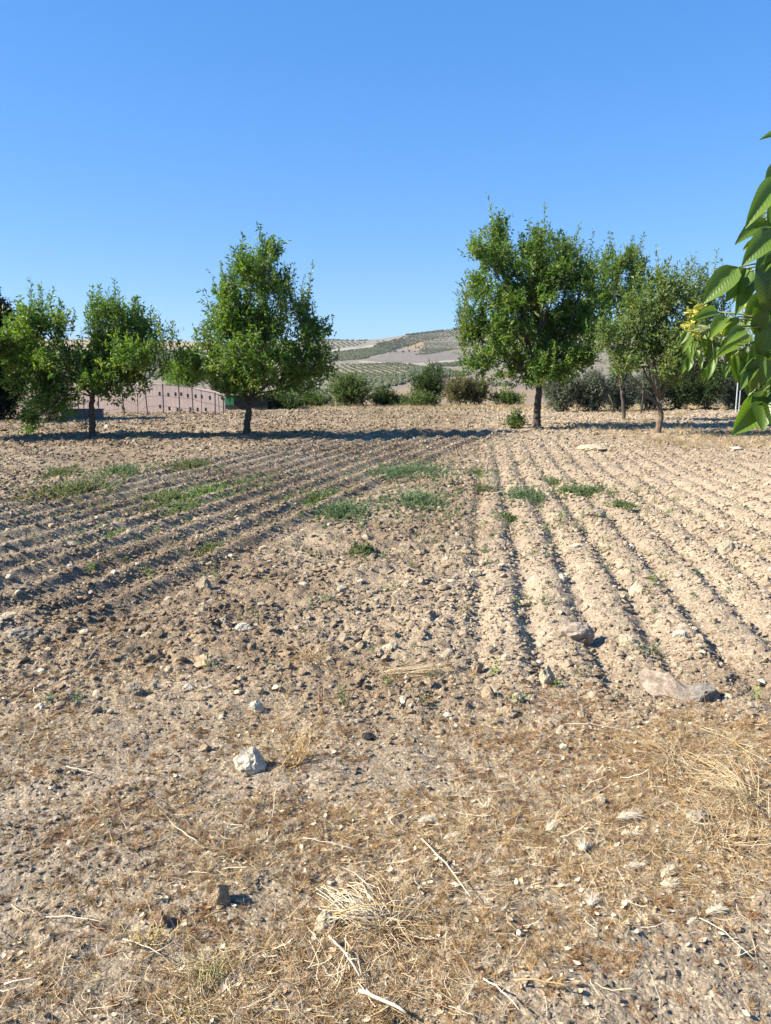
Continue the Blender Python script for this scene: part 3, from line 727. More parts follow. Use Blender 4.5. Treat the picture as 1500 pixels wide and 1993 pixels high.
# ---------------------------------------------------------------- olive trees, bushes
def bush(name, px, pyb, w_, h_, label, cat, Y, pal, LL=0.07, WW=0.02, n=260, stems=6, group=None, trunk=0.0, mat=None, ragged=0.25, sprl=0.3, nl=12, barkm=None):
    b0 = at(px, pyb, Y); root = empty(name, b0, label, cat, group); k = Y/F
    W = w_*k/2; H = h_*k
    fo = MB(); br = MB()
    c = np.array([0, 0, H*(0.5+trunk*0.5)]); R3 = np.array([W, W*0.8, H*(0.5-trunk*0.5)])
    sub = []
    for i in range(stems):
        q = unit(rng.normal(size=3)); q[2] = q[2]*0.9; s = c+q*R3*0.55; sub.append(s)
        br.tube(curve((rng.uniform(-.1, .1)*(0.3 if trunk else 1), rng.uniform(-.1, .1), -0.08), s, 0, 5, 0.1), np.linspace(0.045 if trunk else 0.02, 0.01, 5), 6, cap=False)
    q = unit(rng.normal(size=(n, 3)))*rng.uniform(0, 1, (n, 1))**0.45
    lump = 1+ragged*(fbm(q[:, 0]*2.2+px, q[:, 2]*2.2+q[:, 1]*1.7, 3, int(px) % 91)-0.5)[:, None]*2
    tips = c+q*R3*lump*0.92
    tips[:, 2] = np.maximum(tips[:, 2], 0.03)
    D = unit(q*0.7+rng.normal(size=q.shape)*0.45+np.array([0, 0, 0.5]))
    for t in tips[::3]:
        s = sub[rng.integers(0, stems)]
        br.tube([s, (s+t)/2+rng.normal(size=3)*.03, t], [0.008, 0.006, 0.003], 3, cap=False)
    shoots(fo, None, tips, D, rng.uniform(.5, 1.2, n)*sprl, nl, LL, WW, pal, spread=0.85)
    obj('stems', br.mesh('stems', True), barkm or M_bark, root)
    obj('foliage', fo.mesh('foliage', False), mat or M_leaf, root)
    return root
OL = [(0.085, 0.105, 0.065), (0.11, 0.13, 0.085), (0.14, 0.155, 0.11), (0.075, 0.095, 0.055)]
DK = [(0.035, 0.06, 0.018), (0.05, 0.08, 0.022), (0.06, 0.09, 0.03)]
MG = [(0.07, 0.11, 0.03), (0.09, 0.13, 0.035), (0.055, 0.09, 0.025), (0.12, 0.14, 0.05)]
YG = [(0.12, 0.20, 0.03), (0.15, 0.23, 0.04), (0.10, 0.17, 0.03)]
BR = [(0.13, 0.11, 0.06), (0.09, 0.09, 0.045), (0.17, 0.13, 0.07), (0.10, 0.11, 0.05)]
for px, pyb, w_, h_, Y, lb, pal in [
  (1092,806,70,80,31,'leftmost silvery olive tree behind the tallest almond trunk',OL),
  (1150,806,62,78,31,'second silvery olive tree from the left behind the right trees',OL),
  (1205,804,66,78,32,'third silvery olive tree behind the slender almond tree',OL),
  (1262,803,60,78,33,'dusty olive tree behind the forked trunk on its left',OL),
  (1318,802,66,86,33,'dark olive tree just right of the forked trunk',DK),
  (1372,802,64,90,33,'darkest olive tree in the row at the right',DK),
  (1420,800,60,80,34,'greyish olive tree beside the pale metal posts',OL),
  (1478,802,70,100,34,'last olive tree of the row at the right edge',MG),
  (1340,795,120,75,40,'broad dark evergreen standing behind the olive row',DK),
  (1440,795,120,70,42,'second broad dark evergreen behind the metal posts',DK),
  (1225,795,110,60,44,'hazy green tree far behind the olive row',MG)]:
    bush('olive_tree', px, pyb, w_, h_, lb, 'tree', Y, pal, 0.085, 0.03, 1250, 5, 'olive trees behind the right side of the field', 0.06, M_oak)
for px, pyb, w_, h_, Y, lb, pal, nm, rg_ in [
  (680,797,86,64,36,'large round green bush at the field edge left of the middle',MG,'bush',.8),
  (747,795,46,34,37,'small dark bush right of the large round bush',DK,'bush',.6),
  (600,797,100,26,36,'low spreading green scrub left of the large round bush',MG,'bush',.7),
  (775,793,40,16,37,'low dark scrub between the round bush and the dark green bush',DK,'bush',.7),
  (834,790,72,72,38,'tall dark green bush at the field edge in the middle',DK,'bush',1.0),
  (895,787,62,50,37,'ragged brownish shrub right of the tall dark bush',BR,'bush',1.0),
  (930,786,44,40,37,'sparse spiky brown shrub at the right end of the shrub row',BR,'bush',1.2),
  (988,788,60,20,37,'low olive coloured scrub left of the tallest almond trunk',MG,'bush',.7),
  (545,800,90,28,34,'dark low scrub right of the conical tree trunk',DK,'bush',.6),
  (368,757,110,62,38,'bright green leafy shrub rising behind the pink wall',YG,'bush',.4),
  (440,768,70,44,39,'mid green shrub behind the pink wall next to the green cover',MG,'bush',.5),
  (820,794,60,22,36,'pale green scrub at the foot of the tall dark bush',MG,'bush',.7),
  (1005,838,14,26,22,'thin weedy shoot left of the tallest almond trunk',MG,'bush',.9),
  ]:
    bush(nm, px, pyb, w_, h_, lb, 'bush', Y, pal, 0.09, 0.04, int((200 if w_ > 30 else 25)+w_*h_*0.16), 7, None, 0.0, None, rg_)
CYP = [(0.012, 0.022, 0.012), (0.018, 0.03, 0.015), (0.01, 0.018, 0.01)]  # dark conifer green, deepened further with the shade it stands in
for px, pyb, w_, h_, lb in [(8,826,100,255,'dark conifer with shade painted in at the left edge behind the low almond tree'), (-90,828,110,270,'dark conifer outside the left edge')]:
    r_ = bush('conifer_tree', px, pyb, w_, h_, lb, 'tree', 26, CYP, 0.12, 0.04, 3600, 9, None, 0.0, M_oak, 0.2, 0.3, 14)
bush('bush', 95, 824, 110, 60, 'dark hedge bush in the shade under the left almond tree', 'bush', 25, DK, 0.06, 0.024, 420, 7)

# far olive groves: 300 nearest trees are objects, the rest one mass
def blob(seed, sub=2):
    v, f = ICO[sub]; s = seed*3.1
    n = fbm(v[:, 0]*1.6+s, v[:, 1]*1.6+v[:, 2]*1.9+s, 3, seed)-0.5
    v = v*(1+0.7*n[:, None]); v = v*np.array([1, 1, 0.78]); v[:, 2] += 0.55
    return v, f
GROVES = [ # landmark polygon, row spacing, tree spacing, row angle, size, density
 ([(590,664),(718,666),(640,682),(590,690)], 20, 8.0, 8, 2.6, 1),
 ([(629,688),(728,677),(765,682),(699,700),(643,705),(600,705),(600,690)], 14, 6.5, 30, 3.0, 1),
 ([(735,668),(800,652),(898,639),(960,634),(960,648),(898,652),(820,664),(760,682),(720,678)], 15, 7.0, -20, 2.5, 1),
 ([(827,659),(900,650),(960,650),(880,682),(808,692)], 15, 6.5, 24, 1.9, 1),
 ([(640,713),(763,706),(812,711),(800,728),(720,743),(600,745),(600,713)], 15, 7.5, 12, 2.4, 1),
 ([(813,713),(860,719),(920,730),(843,737),(800,745),(720,762),(640,768),(640,757),(709,749),(760,738)], 14, 7.0, 20, 3.0, 1),
 ([(837,710),(895,704),(960,703),(960,708),(840,714)], 9, 6.0, 60, 2.4, 1),
 ([(540,745),(600,747),(640,765),(640,785),(540,790)], 8.0, 6.0, -40, 2.2, 1),
 ([(100,690),(300,682),(440,690),(440,708),(100,712)], 8.5, 6.5, 30, 3.0, 1),
 ([(880,745),(1000,748),(1000,754),(900,752)], 7, 6.0, 70, 2.0, .8),
 ([(100,714),(440,712),(440,745),(100,745)], 12, 8, 15, 2.4, .9),
]
gx = []; gy = []; gs = []
for poly, rs, ts_, ang, sz, dn in GROVES:
    wp = [onhill(*q) for q in poly]; xs = [q[0] for q in wp]; ys_ = [q[1] for q in wp]
    ca, sa = math.cos(R(ang)), math.sin(R(ang)); ext = max(max(xs)-min(xs), max(ys_)-min(ys_))
    cx0, cy0 = (max(xs)+min(xs))/2, (max(ys_)+min(ys_))/2
    a_ = np.arange(-ext, ext, rs); b_ = np.arange(-ext, ext, ts_); A, B = np.meshgrid(a_, b_)
    A = A.ravel()+rng.normal(size=A.size)*0.9+9*(fbm(A.ravel()/90, B.ravel()/90, 2, 5)-.5); B = B.ravel()+rng.normal(size=B.size)*0.9
    xx = cx0+A*ca-B*sa; yy = cy0+A*sa+B*ca
    m_ = inpoly(xx, yy, wp) & (rng.uniform(0, 1, xx.size) < 0.95*dn)
    gx.append(xx[m_]); gy.append(yy[m_]); gs.append(sz*rng.uniform(.75, 1.15, m_.sum()))
# hedge and scrub along the crest, scrub specks on the slopes
for (p0, p1, n_, sz) in [((605,663),(715,666),90,3.0), ((790,655),(862,644),90,3.4), ((884,641),(892,640),8,5)]:
    for k in range(n_):
        t = rng.uniform(); px = p0[0]*(1-t)+p1[0]*t; yy_ = 3085+rng.uniform(-12, 8); d = ray(px, 650)
        gx.append(np.array([d[0]/d[1]*yy_])); gy.append(np.array([yy_])); gs.append(np.array([sz*rng.uniform(.6, 1.4)]))
for k in range(60):
    px = rng.uniform(730, 830); py = rng.uniform(664, 686); q = onhill(px, py); gx.append(np.array([q[0]])); gy.append(np.array([q[1]])); gs.append(np.array([rng.uniform(1.8, 4)]))
gx = np.concatenate(gx); gy = np.concatenate(gy); gs = np.concatenate(gs); gz = terrain(gx, gy)
print('grove trees', len(gx))
order = np.argsort(gy/gs); vis = np.abs(gx/gy) < 0.5
near_i = [i for i in order if vis[i]][:300]; rest = np.ones(len(gx), bool); rest[near_i] = False
protoB = [blob(k+1) for k in range(6)]
OC = np.array([0.075, 0.088, 0.052])
bl = [mesh_np('far_crown', v, f, True, np.tile(OC*s, (len(v), 1))) for (v, f), s in zip(protoB[:4], (0.9, 1.0, 1.15, 1.05))]
for m_ in bl: m_.materials.append(M_blob1)
for i in near_i:
    o = obj('far_olive_tree', bl[random.randrange(4)], loc=(gx[i], gy[i], gz[i])); s = gs[i]; o.scale = (s, s, s); o.rotation_euler.z = random.uniform(0, 6)
    tag(o, 'tiny grey green olive tree planted in the nearest grove rows on the hillside', 'tree', 'nearest olive trees on the hillside')
n = rest.sum()
s = gs[rest]
o = scatter('distant_olive_groves', protoB, np.stack([gx[rest], gy[rest], gz[rest]], 1), np.stack([np.zeros(n), np.zeros(n), rng.uniform(0, 6.28, n)], 1), s, rng.integers(0, 6, n), OC*rng.uniform(.8, 1.2, (n, 1)), M_blob, True)
tag(o, 'grey green olive groves planted in rows all over the far hills', 'olive groves', kind='stuff')

# ---------------------------------------------------------------- pink wall, fence, shed
M_pink = plain_mat('pink_render', (0.66, 0.51, 0.43), 0.9, 0, 1.5, 0.12)
M_dark = plain_mat('dark_metal', (0.05, 0.045, 0.042), 0.6, 0.3)
M_hole_shade = plain_mat('painted_hole_shade', (0.02, 0.016, 0.015), 0.9)  # near black painted on solid boxes for the shade inside the openings
M_green = plain_mat('green_cover', (0.02, 0.16, 0.07), 0.6, 0, 6, 0.3)
M_shed = plain_mat('dark_boards', (0.022, 0.026, 0.024), 0.8, 0, 8, 0.4)
M_pale = plain_mat('galvanised', (0.45, 0.48, 0.5), 0.5, 0.4)
YW = 31.0
def wallpt(px, py): return np.array(at(px, py, YW))
root = empty('pink_wall', wallpt(280, 806), 'long low pink wall with rows of small dark holes at the left', 'wall'); O = np.array(root.location)
mb = MB(); tops = [(-120,752),(100,748),(250,745),(300,747),(360,753),(410,760),(436,768)]
for (p0, p1) in zip(tops[:-1], tops[1:]):
    a0 = wallpt(p0[0], p0[1])-O; a1 = wallpt(p1[0], p1[1])-O
    v = [(a0[0], 0, -.5), (a1[0], 0, -.5), (a1[0], 0, a1[2]), (a0[0], 0, a0[2]), (a0[0], .2, -.5), (a1[0], .2, -.5), (a1[0], .2, a1[2]), (a0[0], .2, a0[2])]
    mb.add(v, None, [(0,1,2,3), (5,4,7,6), (3,2,6,7)])
v = [(a1[0], 0, -.5), (a1[0], .2, -.5), (a1[0], .2, a1[2]), (a1[0], 0, a1[2])]; mb.add(v, None, [(0,1,2,3)])
obj('rendered_face', mb.mesh('rendered_face'), M_pink, root)
hm = MB(); hm.box((-.035, -.004, -.07), (.035, .01, .07)); hm = hm.mesh('vent_hole'); hm.materials.append(M_hole_shade)
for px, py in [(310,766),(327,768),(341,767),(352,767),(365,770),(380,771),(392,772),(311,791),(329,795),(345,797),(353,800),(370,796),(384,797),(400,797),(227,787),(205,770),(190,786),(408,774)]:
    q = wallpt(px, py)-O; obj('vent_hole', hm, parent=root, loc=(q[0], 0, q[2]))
YF = 29.5
root = empty('wire_fence', at(300, 808, YF), 'wire fence on thin dark posts in front of the pink wall', 'fence'); O = np.array(root.location)
PT = [(150,757),(190,757),(236,752),(267,765),(281,748),(316,747),(347,750),(373,753),(391,759),(418,764),(425,767),(434,770)]
for px, py in PT:
    mb = MB(); q = np.array(at(px, py, YF))-O; lean = rng.uniform(-.03, .03) - (0.09 if px in (236, 281) else 0)
    mb.tube([(q[0]-lean, 0, -.45), (q[0], 0, q[2])], 0.014 if px in (267,391,425) else 0.024, 6)
    obj('post', mb.mesh('post'), M_dark, root)
for dz in (0.0, 0.42, 0.8):
    mb = MB(); pp = [(-6, 0, np.array(at(100, 757, YF))[2]-O[2]-dz)]
    for px, py in PT:
        q = np.array(at(px, py, YF))-O; pp.append((q[0], -.02, q[2]-dz-0.03+rng.uniform(-.02, .01)))
    mb.tube(pp, 0.006 if dz else 0.011, 4); obj('wire', mb.mesh('wire'), M_dark, root)
# netting: thin verticals
mb = MB(); xq0 = (np.array(at(150, 757, YF))-O)[0]; xq1 = (np.array(at(434, 770, YF))-O)[0]
for k in range(34):
    t = k/33; xx = xq0*(1-t)+xq1*t; zt = np.interp(xx, [q[0] for q in pp[1:]], [q[2] for q in pp[1:]])+0.8
    mb.tube([(xx, 0, -.4), (xx, 0, zt-.03)], 0.0022, 3)
o = obj('netting', mb.mesh('netting'), M_dark, root); o['kind'] = 'stuff'
root = empty('shed', at(478, 802, 33), 'small dark shed with a green cover behind the conical tree', 'shed'); O = np.array(root.location)
a0 = np.array(at(438, 772, 33))-O; a1 = np.array(at(520, 772, 33))-O
mb = MB(); mb.box((a0[0], 0, -.4), (a1[0], 1.5, a0[2])); obj('walls', mb.mesh('walls'), M_shed, root)
mb = MB(); mb.box((a0[0]-.08, -.1, a0[2]+.003), (a1[0]+.08, 1.6, a0[2]+.05)); obj('roof', mb.mesh('roof'), M_shed, root)
mb = MB(); g0 = np.array(at(436, 770, 33))-O; g1 = np.array(at(456, 788, 33))-O; mb.box((g0[0], -.12, g1[2]), (g1[0], -.104, g0[2]), ); obj('green_cover', mb.mesh('green_cover'), M_green, root)
root = empty('block_wall', at(160, 818, 27), 'low grey pink block wall darkened as in shade behind the left almond trunk', 'wall'); O = np.array(root.location)
a0 = np.array(at(118, 798, 27))-O; a1 = np.array(at(197, 796, 27))-O
mb = MB(); mb.box((a0[0], 0, -.2), (a1[0], .2, a0[2])); M_block = plain_mat('shade_dark_blocks', (0.22, 0.165, 0.14), 0.9, 0, 4, 0.2); obj('blocks', mb.mesh('blocks'), M_block, root)  # block colour itself darkened for the shade the wall lies in
mb = MB(); mb.box((a0[0]-.02, -.02, a0[2]+.002), (a1[0]+.02, .22, a0[2]+.04)); obj('coping', mb.mesh('coping'), M_block, root)
for k, (px, top, bot, lb) in enumerate([(1432,745,793,'pale metal post left of a pair among the olive trees'), (1438,748,793,'pale metal post right of a pair among the olive trees')]):
    b0 = at(px, bot, 29); mb = MB(); mb.tube([(0, 0, -.2), (0, 0, (at(px, top, 29)-b0).z)], 0.022, 8); tag(obj('metal_post', mb.mesh('metal_post'), M_pale, loc=b0), lb, 'post', 'pale metal posts')
mb = MB(); b0 = at(168, 853, P(180, 853).y-0.1); mb.tube([(0, 0, -.1), (0.01, 0, .35), (-0.01, 0, .75), (0.02, 0, 1.2)], 0.011, 6)
tag(obj('stake', mb.mesh('stake'), M_dark, loc=b0), 'thin black stake beside the left almond trunk', 'stake')
# small stray trunks under the right-hand trees
for px, pb, tx, pt, Y, lb in [(1247,806,1252,740,29,'thin dark sapling trunk left of the forked tree'),(1196,800,1184,768,30,'leaning thin trunk among the olive trees')]:
    b0 = at(px, pb, Y); e = at(tx, pt, Y)-b0; mb = MB(); mb.tube([(0, 0, -.1), tuple(e*.5+Vector((.03, 0, 0))), tuple(e)], [.035, .028, .02], 7)
    tag(obj('bare_trunk', mb.mesh('bare_trunk', True), M_bark, loc=b0), lb, 'tree')

# ---------------------------------------------------------------- walnut branch
M_twig = plain_mat('green_twig', (0.12, 0.15, 0.05), 0.6)
M_yel = leaf_mat('yellow_bracts', trans=0.4, tint=(1.2, 1.1, 0.4))
def walnut_leaf(b0, t0, wd, nrm, curl, c, fold=0.3, nu=4, nv=9):
    """folded, curved, pointed leaflet from b0 to t0"""
    b0 = np.array(b0); t0 = np.array(t0); ax = t0-b0; L_ = np.linalg.norm(ax); ax = ax/L_
    nrm = np.array(nrm, float); nrm -= ax*(nrm@ax); nrm /= np.linalg.norm(nrm); sd_ = np.cross(ax, nrm)
    V = []; U = []
    for j in range(nv+1):
        v = j/nv; wv = wd*0.5*(math.sin(math.pi*min(1, v**0.8*0.98+0.02))**0.75)*(1-0.15*v) if 0 < j < nv else wd*0.02
        for i in range(nu*2+1):
            u = i/(nu*2)*2-1
            ripple = 0.015*wd*math.sin(v*19+u*2)*abs(u)
            p = b0+ax*L_*v+sd_*u*wv*(1-0.12*abs(u)) + nrm*(curl*L_*math.sin(math.pi*v)+abs(u)*wv*fold*2*(0.5+0.5*abs(u))+ripple)
            V.append(p); U.append((i/(nu*2), v))
    q = gridfaces(nv+1, nu*2+1)
    me = mesh_np('leaf', np.array(V), [q], True, np.tile(np.array(c), (len(V), 1)))
    uv = me.uv_layers.new(name='UVMap'); li = np.zeros(len(me.loops), np.int32); me.loops.foreach_get('vertex_index', li)
    uv.data.foreach_set('uv', np.array(U, np.float32)[li].ravel())
    return me
YB = 1.75
tw_pts = [at(1640,180,YB+.2), at(1560,300,YB+.1), at(1530,420,YB), at(1525,520,YB), at(1535,640,YB), at(1530,740,YB), at(1520,800,YB)]
trunk_base = Vector((3.3, 2.2, 0))
wr = empty('walnut_tree', trunk_base, 'walnut branch with big glossy green leaves hanging in at the right edge', 'tree'); O = np.array(trunk_base)
mb = MB(); mb.tube([(0, 0, -.15), (0.03, 0, .5), (-.03, .02, 1.2), (0, 0, 1.9), (.05, .05, 2.6)], [.15, .12, .11, .09, .05], 12); obj('trunk', mb.mesh('trunk', True), M_bark2, wr)
mb = MB(); A0 = np.array([0, 0, 1.9])
mb.tube([A0, A0+np.array([-.7, -.15, .45]), np.array(tw_pts[0])-O+np.array([.2, 0, .15]), np.array(tw_pts[0])-O], [.05, .035, .018, .012], 8)
obj('branch', mb.mesh('branch', True), M_bark2, wr)
mb = MB(); mb.tube([np.array(q)-O for q in tw_pts], np.linspace(.011, .004, len(tw_pts)), 6)
back = [at(1620,560,2.9), at(1520,600,2.8), at(1440,625,2.7), at(1380,640,2.7), at(1345,655,2.65)]
mb.tube([np.array(q)-O for q in back], np.linspace(.012, .004, len(back)), 6)
mb.tube([np.array(tw_pts[0])-O, np.array(back[0])-O], .012, 6)
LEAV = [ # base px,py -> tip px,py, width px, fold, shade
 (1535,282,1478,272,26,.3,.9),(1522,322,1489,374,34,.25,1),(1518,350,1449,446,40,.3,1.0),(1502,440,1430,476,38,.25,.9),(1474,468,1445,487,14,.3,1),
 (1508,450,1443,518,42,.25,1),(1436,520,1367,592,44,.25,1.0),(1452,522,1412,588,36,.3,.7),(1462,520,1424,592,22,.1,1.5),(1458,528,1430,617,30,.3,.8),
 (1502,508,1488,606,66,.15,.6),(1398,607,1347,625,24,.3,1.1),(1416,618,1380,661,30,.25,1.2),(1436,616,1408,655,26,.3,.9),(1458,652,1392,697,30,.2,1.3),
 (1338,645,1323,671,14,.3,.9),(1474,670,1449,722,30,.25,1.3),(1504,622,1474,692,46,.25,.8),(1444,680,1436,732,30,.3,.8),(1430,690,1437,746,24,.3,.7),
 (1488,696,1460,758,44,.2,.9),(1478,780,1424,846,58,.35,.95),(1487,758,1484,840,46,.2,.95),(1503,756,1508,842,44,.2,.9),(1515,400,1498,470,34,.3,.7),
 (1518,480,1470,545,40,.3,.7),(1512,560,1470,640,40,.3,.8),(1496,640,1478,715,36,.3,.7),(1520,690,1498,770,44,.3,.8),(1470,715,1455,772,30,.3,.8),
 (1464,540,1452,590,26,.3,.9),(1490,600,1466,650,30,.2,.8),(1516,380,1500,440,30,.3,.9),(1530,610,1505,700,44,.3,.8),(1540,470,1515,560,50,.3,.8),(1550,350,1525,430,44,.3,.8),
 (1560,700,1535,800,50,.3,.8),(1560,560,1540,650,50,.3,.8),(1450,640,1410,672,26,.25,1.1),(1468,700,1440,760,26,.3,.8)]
def add_leaf(px0, py0, px1, py1, wpx, fold, shade, Yd, nu=3, nv=7):
    b0 = np.array(at(px0, py0, Yd+rng.uniform(-.05, .05)))-O; t0 = np.array(at(px1, py1, Yd-rng.uniform(.0, .07)))-O
    face = np.array([-.25+rng.uniform(-.3, .3), -.9, .3+rng.uniform(-.25, .25)])
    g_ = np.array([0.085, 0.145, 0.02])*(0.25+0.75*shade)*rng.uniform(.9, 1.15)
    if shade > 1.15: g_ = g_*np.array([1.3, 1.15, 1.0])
    me = walnut_leaf(b0, t0, wpx*Yd/F*1.24, face, rng.uniform(.04, .13), g_, fold, nu, nv)
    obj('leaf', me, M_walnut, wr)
    return b0
for L_ in LEAV:
    b0 = add_leaf(*L_, YB)
    tgt = min([np.array(q)-O for q in tw_pts], key=lambda q: np.linalg.norm(q-b0))
    mb.tube(curve(tgt, b0, 0.05, 4, 0.02), [.003, .0025, .002, .0015], 5)
for k in range(28):                     # more leaflets inside the cluster
    py = rng.uniform(420, 800); px = rng.uniform(1455 if py > 520 else 1500, 1570); ln = rng.uniform(60, 95); an = rng.uniform(-.7, .15)
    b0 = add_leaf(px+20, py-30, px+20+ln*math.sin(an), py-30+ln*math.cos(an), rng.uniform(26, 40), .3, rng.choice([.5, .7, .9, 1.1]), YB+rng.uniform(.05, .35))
    tgt = min([np.array(q)-O for q in tw_pts], key=lambda q: np.linalg.norm(q-b0))
    mb.tube(curve(tgt, b0, 0.05, 4, 0.02), [.003, .0025, .002, .0015], 5)
for k in range(70):
    px = rng.uniform(1335, 1490) if k < 50 else rng.uniform(1500, 1600); py = 650+rng.uniform(-25, 60)+max(0, (px-1400))*0.08
    ln = rng.uniform(24, 46); an = rng.uniform(-.5, .35); b0 = add_leaf(px, py, px+ln*math.sin(an)-4, py+ln*math.cos(an), rng.uniform(11, 18), .3, rng.choice([.8, 1.0, 1.2]), 2.75+rng.uniform(-.1, .1), 2, 5)
    tgt = min([np.array(q)-O for q in back], key=lambda q: np.linalg.norm(q-b0))
    mb.tube(curve(tgt, b0, 0.08, 4, 0.03), [.003, .0025, .002, .0015], 4)
obj('twigs', mb.mesh('twigs', True), M_twig, wr)
for px, py, s in [(1346,608,16),(1362,600,10),(1343,634,16),(1352,646,14),(1398,640,14),(1402,652,12),(1424,648,12),(1455,598,14),(1468,594,10),(1484,412,14),(1488,424,12),(1330,648,9)]:
    Yd = YB if py < 500 else 2.6; fo = MB(); c = np.array(at(px, py, Yd))-O; n_ = 34
    d = unit(rng.normal(size=(n_, 3))+np.array([-.3, 0, -.5]))
    leaves(fo, c+rng.normal(size=(n_, 3))*s*Yd/F*.35, d, s*.8*Yd/F, s*.34*Yd/F, np.array([0.46, 0.46, 0.09])*rng.uniform(.7, 1.25, (n_, 1)))
    obj('yellow_cluster', fo.mesh('yellow_cluster'), M_yel, wr)

# ---------------------------------------------------------------- dry litter
def stem_proto(r_, L_=1.0, rad=0.008, seg=4, bend=0.25):
    mb = MB(); d = np.array([1.0, 0, 0]); p = np.zeros(3); pts = [p.copy()]
    for k in range(seg):
        d = unit(d+r_.normal(size=3)*bend*np.array([1, 1, .6])); p = p+d*L_/seg; pts.append(p.copy())
    mb.tube(pts, np.linspace(rad, rad*.5, seg+1), 3, cap=False)
    return mb.arrays()
def tuft_proto(r_, n=26, up=1.0, rad=0.012, curl=0.5, seg=4, flat=1.0):
    mb = MB()
    for k in range(n):
        a = r_.uniform(0, 6.28); tilt = r_.uniform(.1, 1.1)
        d = np.array([math.cos(a)*tilt, math.sin(a)*tilt, up*r_.uniform(.5, 1)]); d = unit(d); L_ = r_.uniform(.5, 1.1)
        p = np.array([r_.normal()*.12, r_.normal()*.12, 0]); pts = [p.copy()]
        for s in range(seg):
            d = unit(d+r_.normal(size=3)*curl*.35+np.array([math.cos(a), math.sin(a), -1])*curl*.12); p = p+d*L_/seg; p[2] = max(p[2], 0.01); pts.append(p*np.array([1, 1, flat]))
        mb.tube(pts, np.linspace(rad, rad*.35, seg+1), 3, cap=False)
    return mb.arrays()
rp = np.random.default_rng(55)
P_stem = [stem_proto(rp, 1, 0.011, 4, b) for b in (.1, .2, .3, .45, .3, .15)]
P_tuft = [tuft_proto(rp, 22, 1.0, .018, .5) for k in range(4)]
P_mat = [tuft_proto(rp, 34, .55, .026, 1.6, 5, .7) for k in range(5)]
STRAW = np.array([[0.47, 0.33, 0.165], [0.38, 0.25, 0.12], [0.56, 0.44, 0.26], [0.29, 0.175, 0.085], [0.64, 0.55, 0.40]])
RUST = np.array([[0.30, 0.17, 0.08], [0.38, 0.24, 0.12], [0.22, 0.12, 0.06], [0.44, 0.31, 0.17]])
def blobs(x, y, lst):
    s = np.zeros_like(x)
    for (px, py, rx, ry, wgt) in lst:
        c = P(px, py); a = P(px, py-ry); b = P(px, py+ry); ry_ = (a.y-b.y)/2; rx_ = rx*(c.y*cp+CAMH*sp_)/F
        s = np.maximum(s, wgt*np.exp(-((x-c.x)/rx_)**2-((y-c.y)/ry_)**2))
    return s
LIT = [(1300,1560,260,120,1.0),(1400,1460,200,80,1.0),(700,1850,300,130,1.0),(750,1800,260,160,1.0),(560,1640,240,100,.8),(950,1640,240,110,.9),(1220,1620,200,90,.9),(1330,1460,220,90,1.0),(1480,1520,160,130,.9),(300,1580,160,90,.5),(420,1930,220,80,.9),(60,1900,140,90,.5),
       (980,1430,160,60,.5),(560,1420,140,60,.5),(180,1320,150,60,.45),(60,1440,120,80,.45),(800,1320,90,20,.6),(610,1290,60,16,.8),(700,1960,200,60,.8),(1150,1720,120,90,.8),(1300,1700,120,60,.7),(1000,1850,160,100,.35),(200,1760,200,80,.25),(1360,1830,150,60,.2)]
RST = [(1270,1490,180,80,1.0),(950,1440,130,60,.8),(700,1430,90,50,.5),(200,1600,110,60,.9),(60,1360,110,60,.8),(190,1230,90,30,.9),(60,1270,90,30,1.0),(180,1330,110,50,.6),(1080,1370,110,35,.9),(560,1600,160,60,.6),(420,1800,90,60,.6),
       (860,1830,90,60,.7),(1330,1780,90,40,.6),(1150,1500,100,50,.7),(300,1440,140,50,.5),(1160,1860,70,30,.5),(670,1175,30,10,.6),(930,960,40,14,.6),(845,1060,25,8,.7),(120,1450,100,50,.6),(1430,1420,100,50,.7)]
def litter(name, protos, N_, LST, base, smin, smax, cols, label, cat, lift, mat, flat_rot=True, zs=1.0, y1=8.0):
    x, y = fan(N_, 0.9, y1); dn = blobs(x, y, LST)**1.3*(0.05+2.6*(fbm(x*3.2, y*3.2, 4, 140+N_ % 7)**2.3))+base*(y < 4.2)
    k = rng.uniform(0, 1, N_) < dn; x = x[k]; y = y[k]; n = len(x)
    s = rng.uniform(smin, smax, n)*rng.uniform(.6, 1.2, n)
    z = height(x, y)+lift*rng.uniform(.2, 1, n)
    rot = np.stack([rng.normal(size=n)*.25, rng.normal(size=n)*.25, rng.uniform(0, 6.28, n)], 1)
    c = cols[rng.integers(0, len(cols), n)]*rng.uniform(.75, 1.25, (n, 1))
    o = scatter(name, protos, np.stack([x, y, z], 1), rot, s if zs == 1 else np.stack([s, s, s*zs], 1), rng.integers(0, len(protos), n), c, mat)
    tag(o, label, cat, kind='stuff'); print(name, n); return o
litter('straw_litter', P_stem, 280000, LIT, 0.015, 0.025, 0.10, STRAW, 'broken straw stalks scattered over the trodden soil in the foreground', 'straw', 0.012, M_straw_i)
litter('bleached_stalks', P_stem, 6000, LIT, 0.012, 0.05, 0.14, np.array([[.68, .58, .42], [.60, .47, .28], [.72, .64, .5]]), 'thick bleached stalks lying loose over the foreground litter', 'straw', 0.018, M_straw_i)
litter('dead_weeds', P_mat, 130000, RST, 0.03, 0.010, 0.034, RUST, 'matted rust brown dead weeds lying in patches in the foreground', 'dead weeds', 0.004, M_straw_i)
litter('dry_grass', P_tuft, 50000, LIT, 0.004, 0.015, 0.05, STRAW, 'short bleached grass tufts standing in the foreground litter', 'dry grass', 0.0, M_straw_i)
litter('pale_fibres', P_mat, 150000, LIT, 0.012, 0.010, 0.034, STRAW, 'fine tangled straw coloured fibres between the stalks in the foreground', 'dry grass', 0.004, M_straw_i)
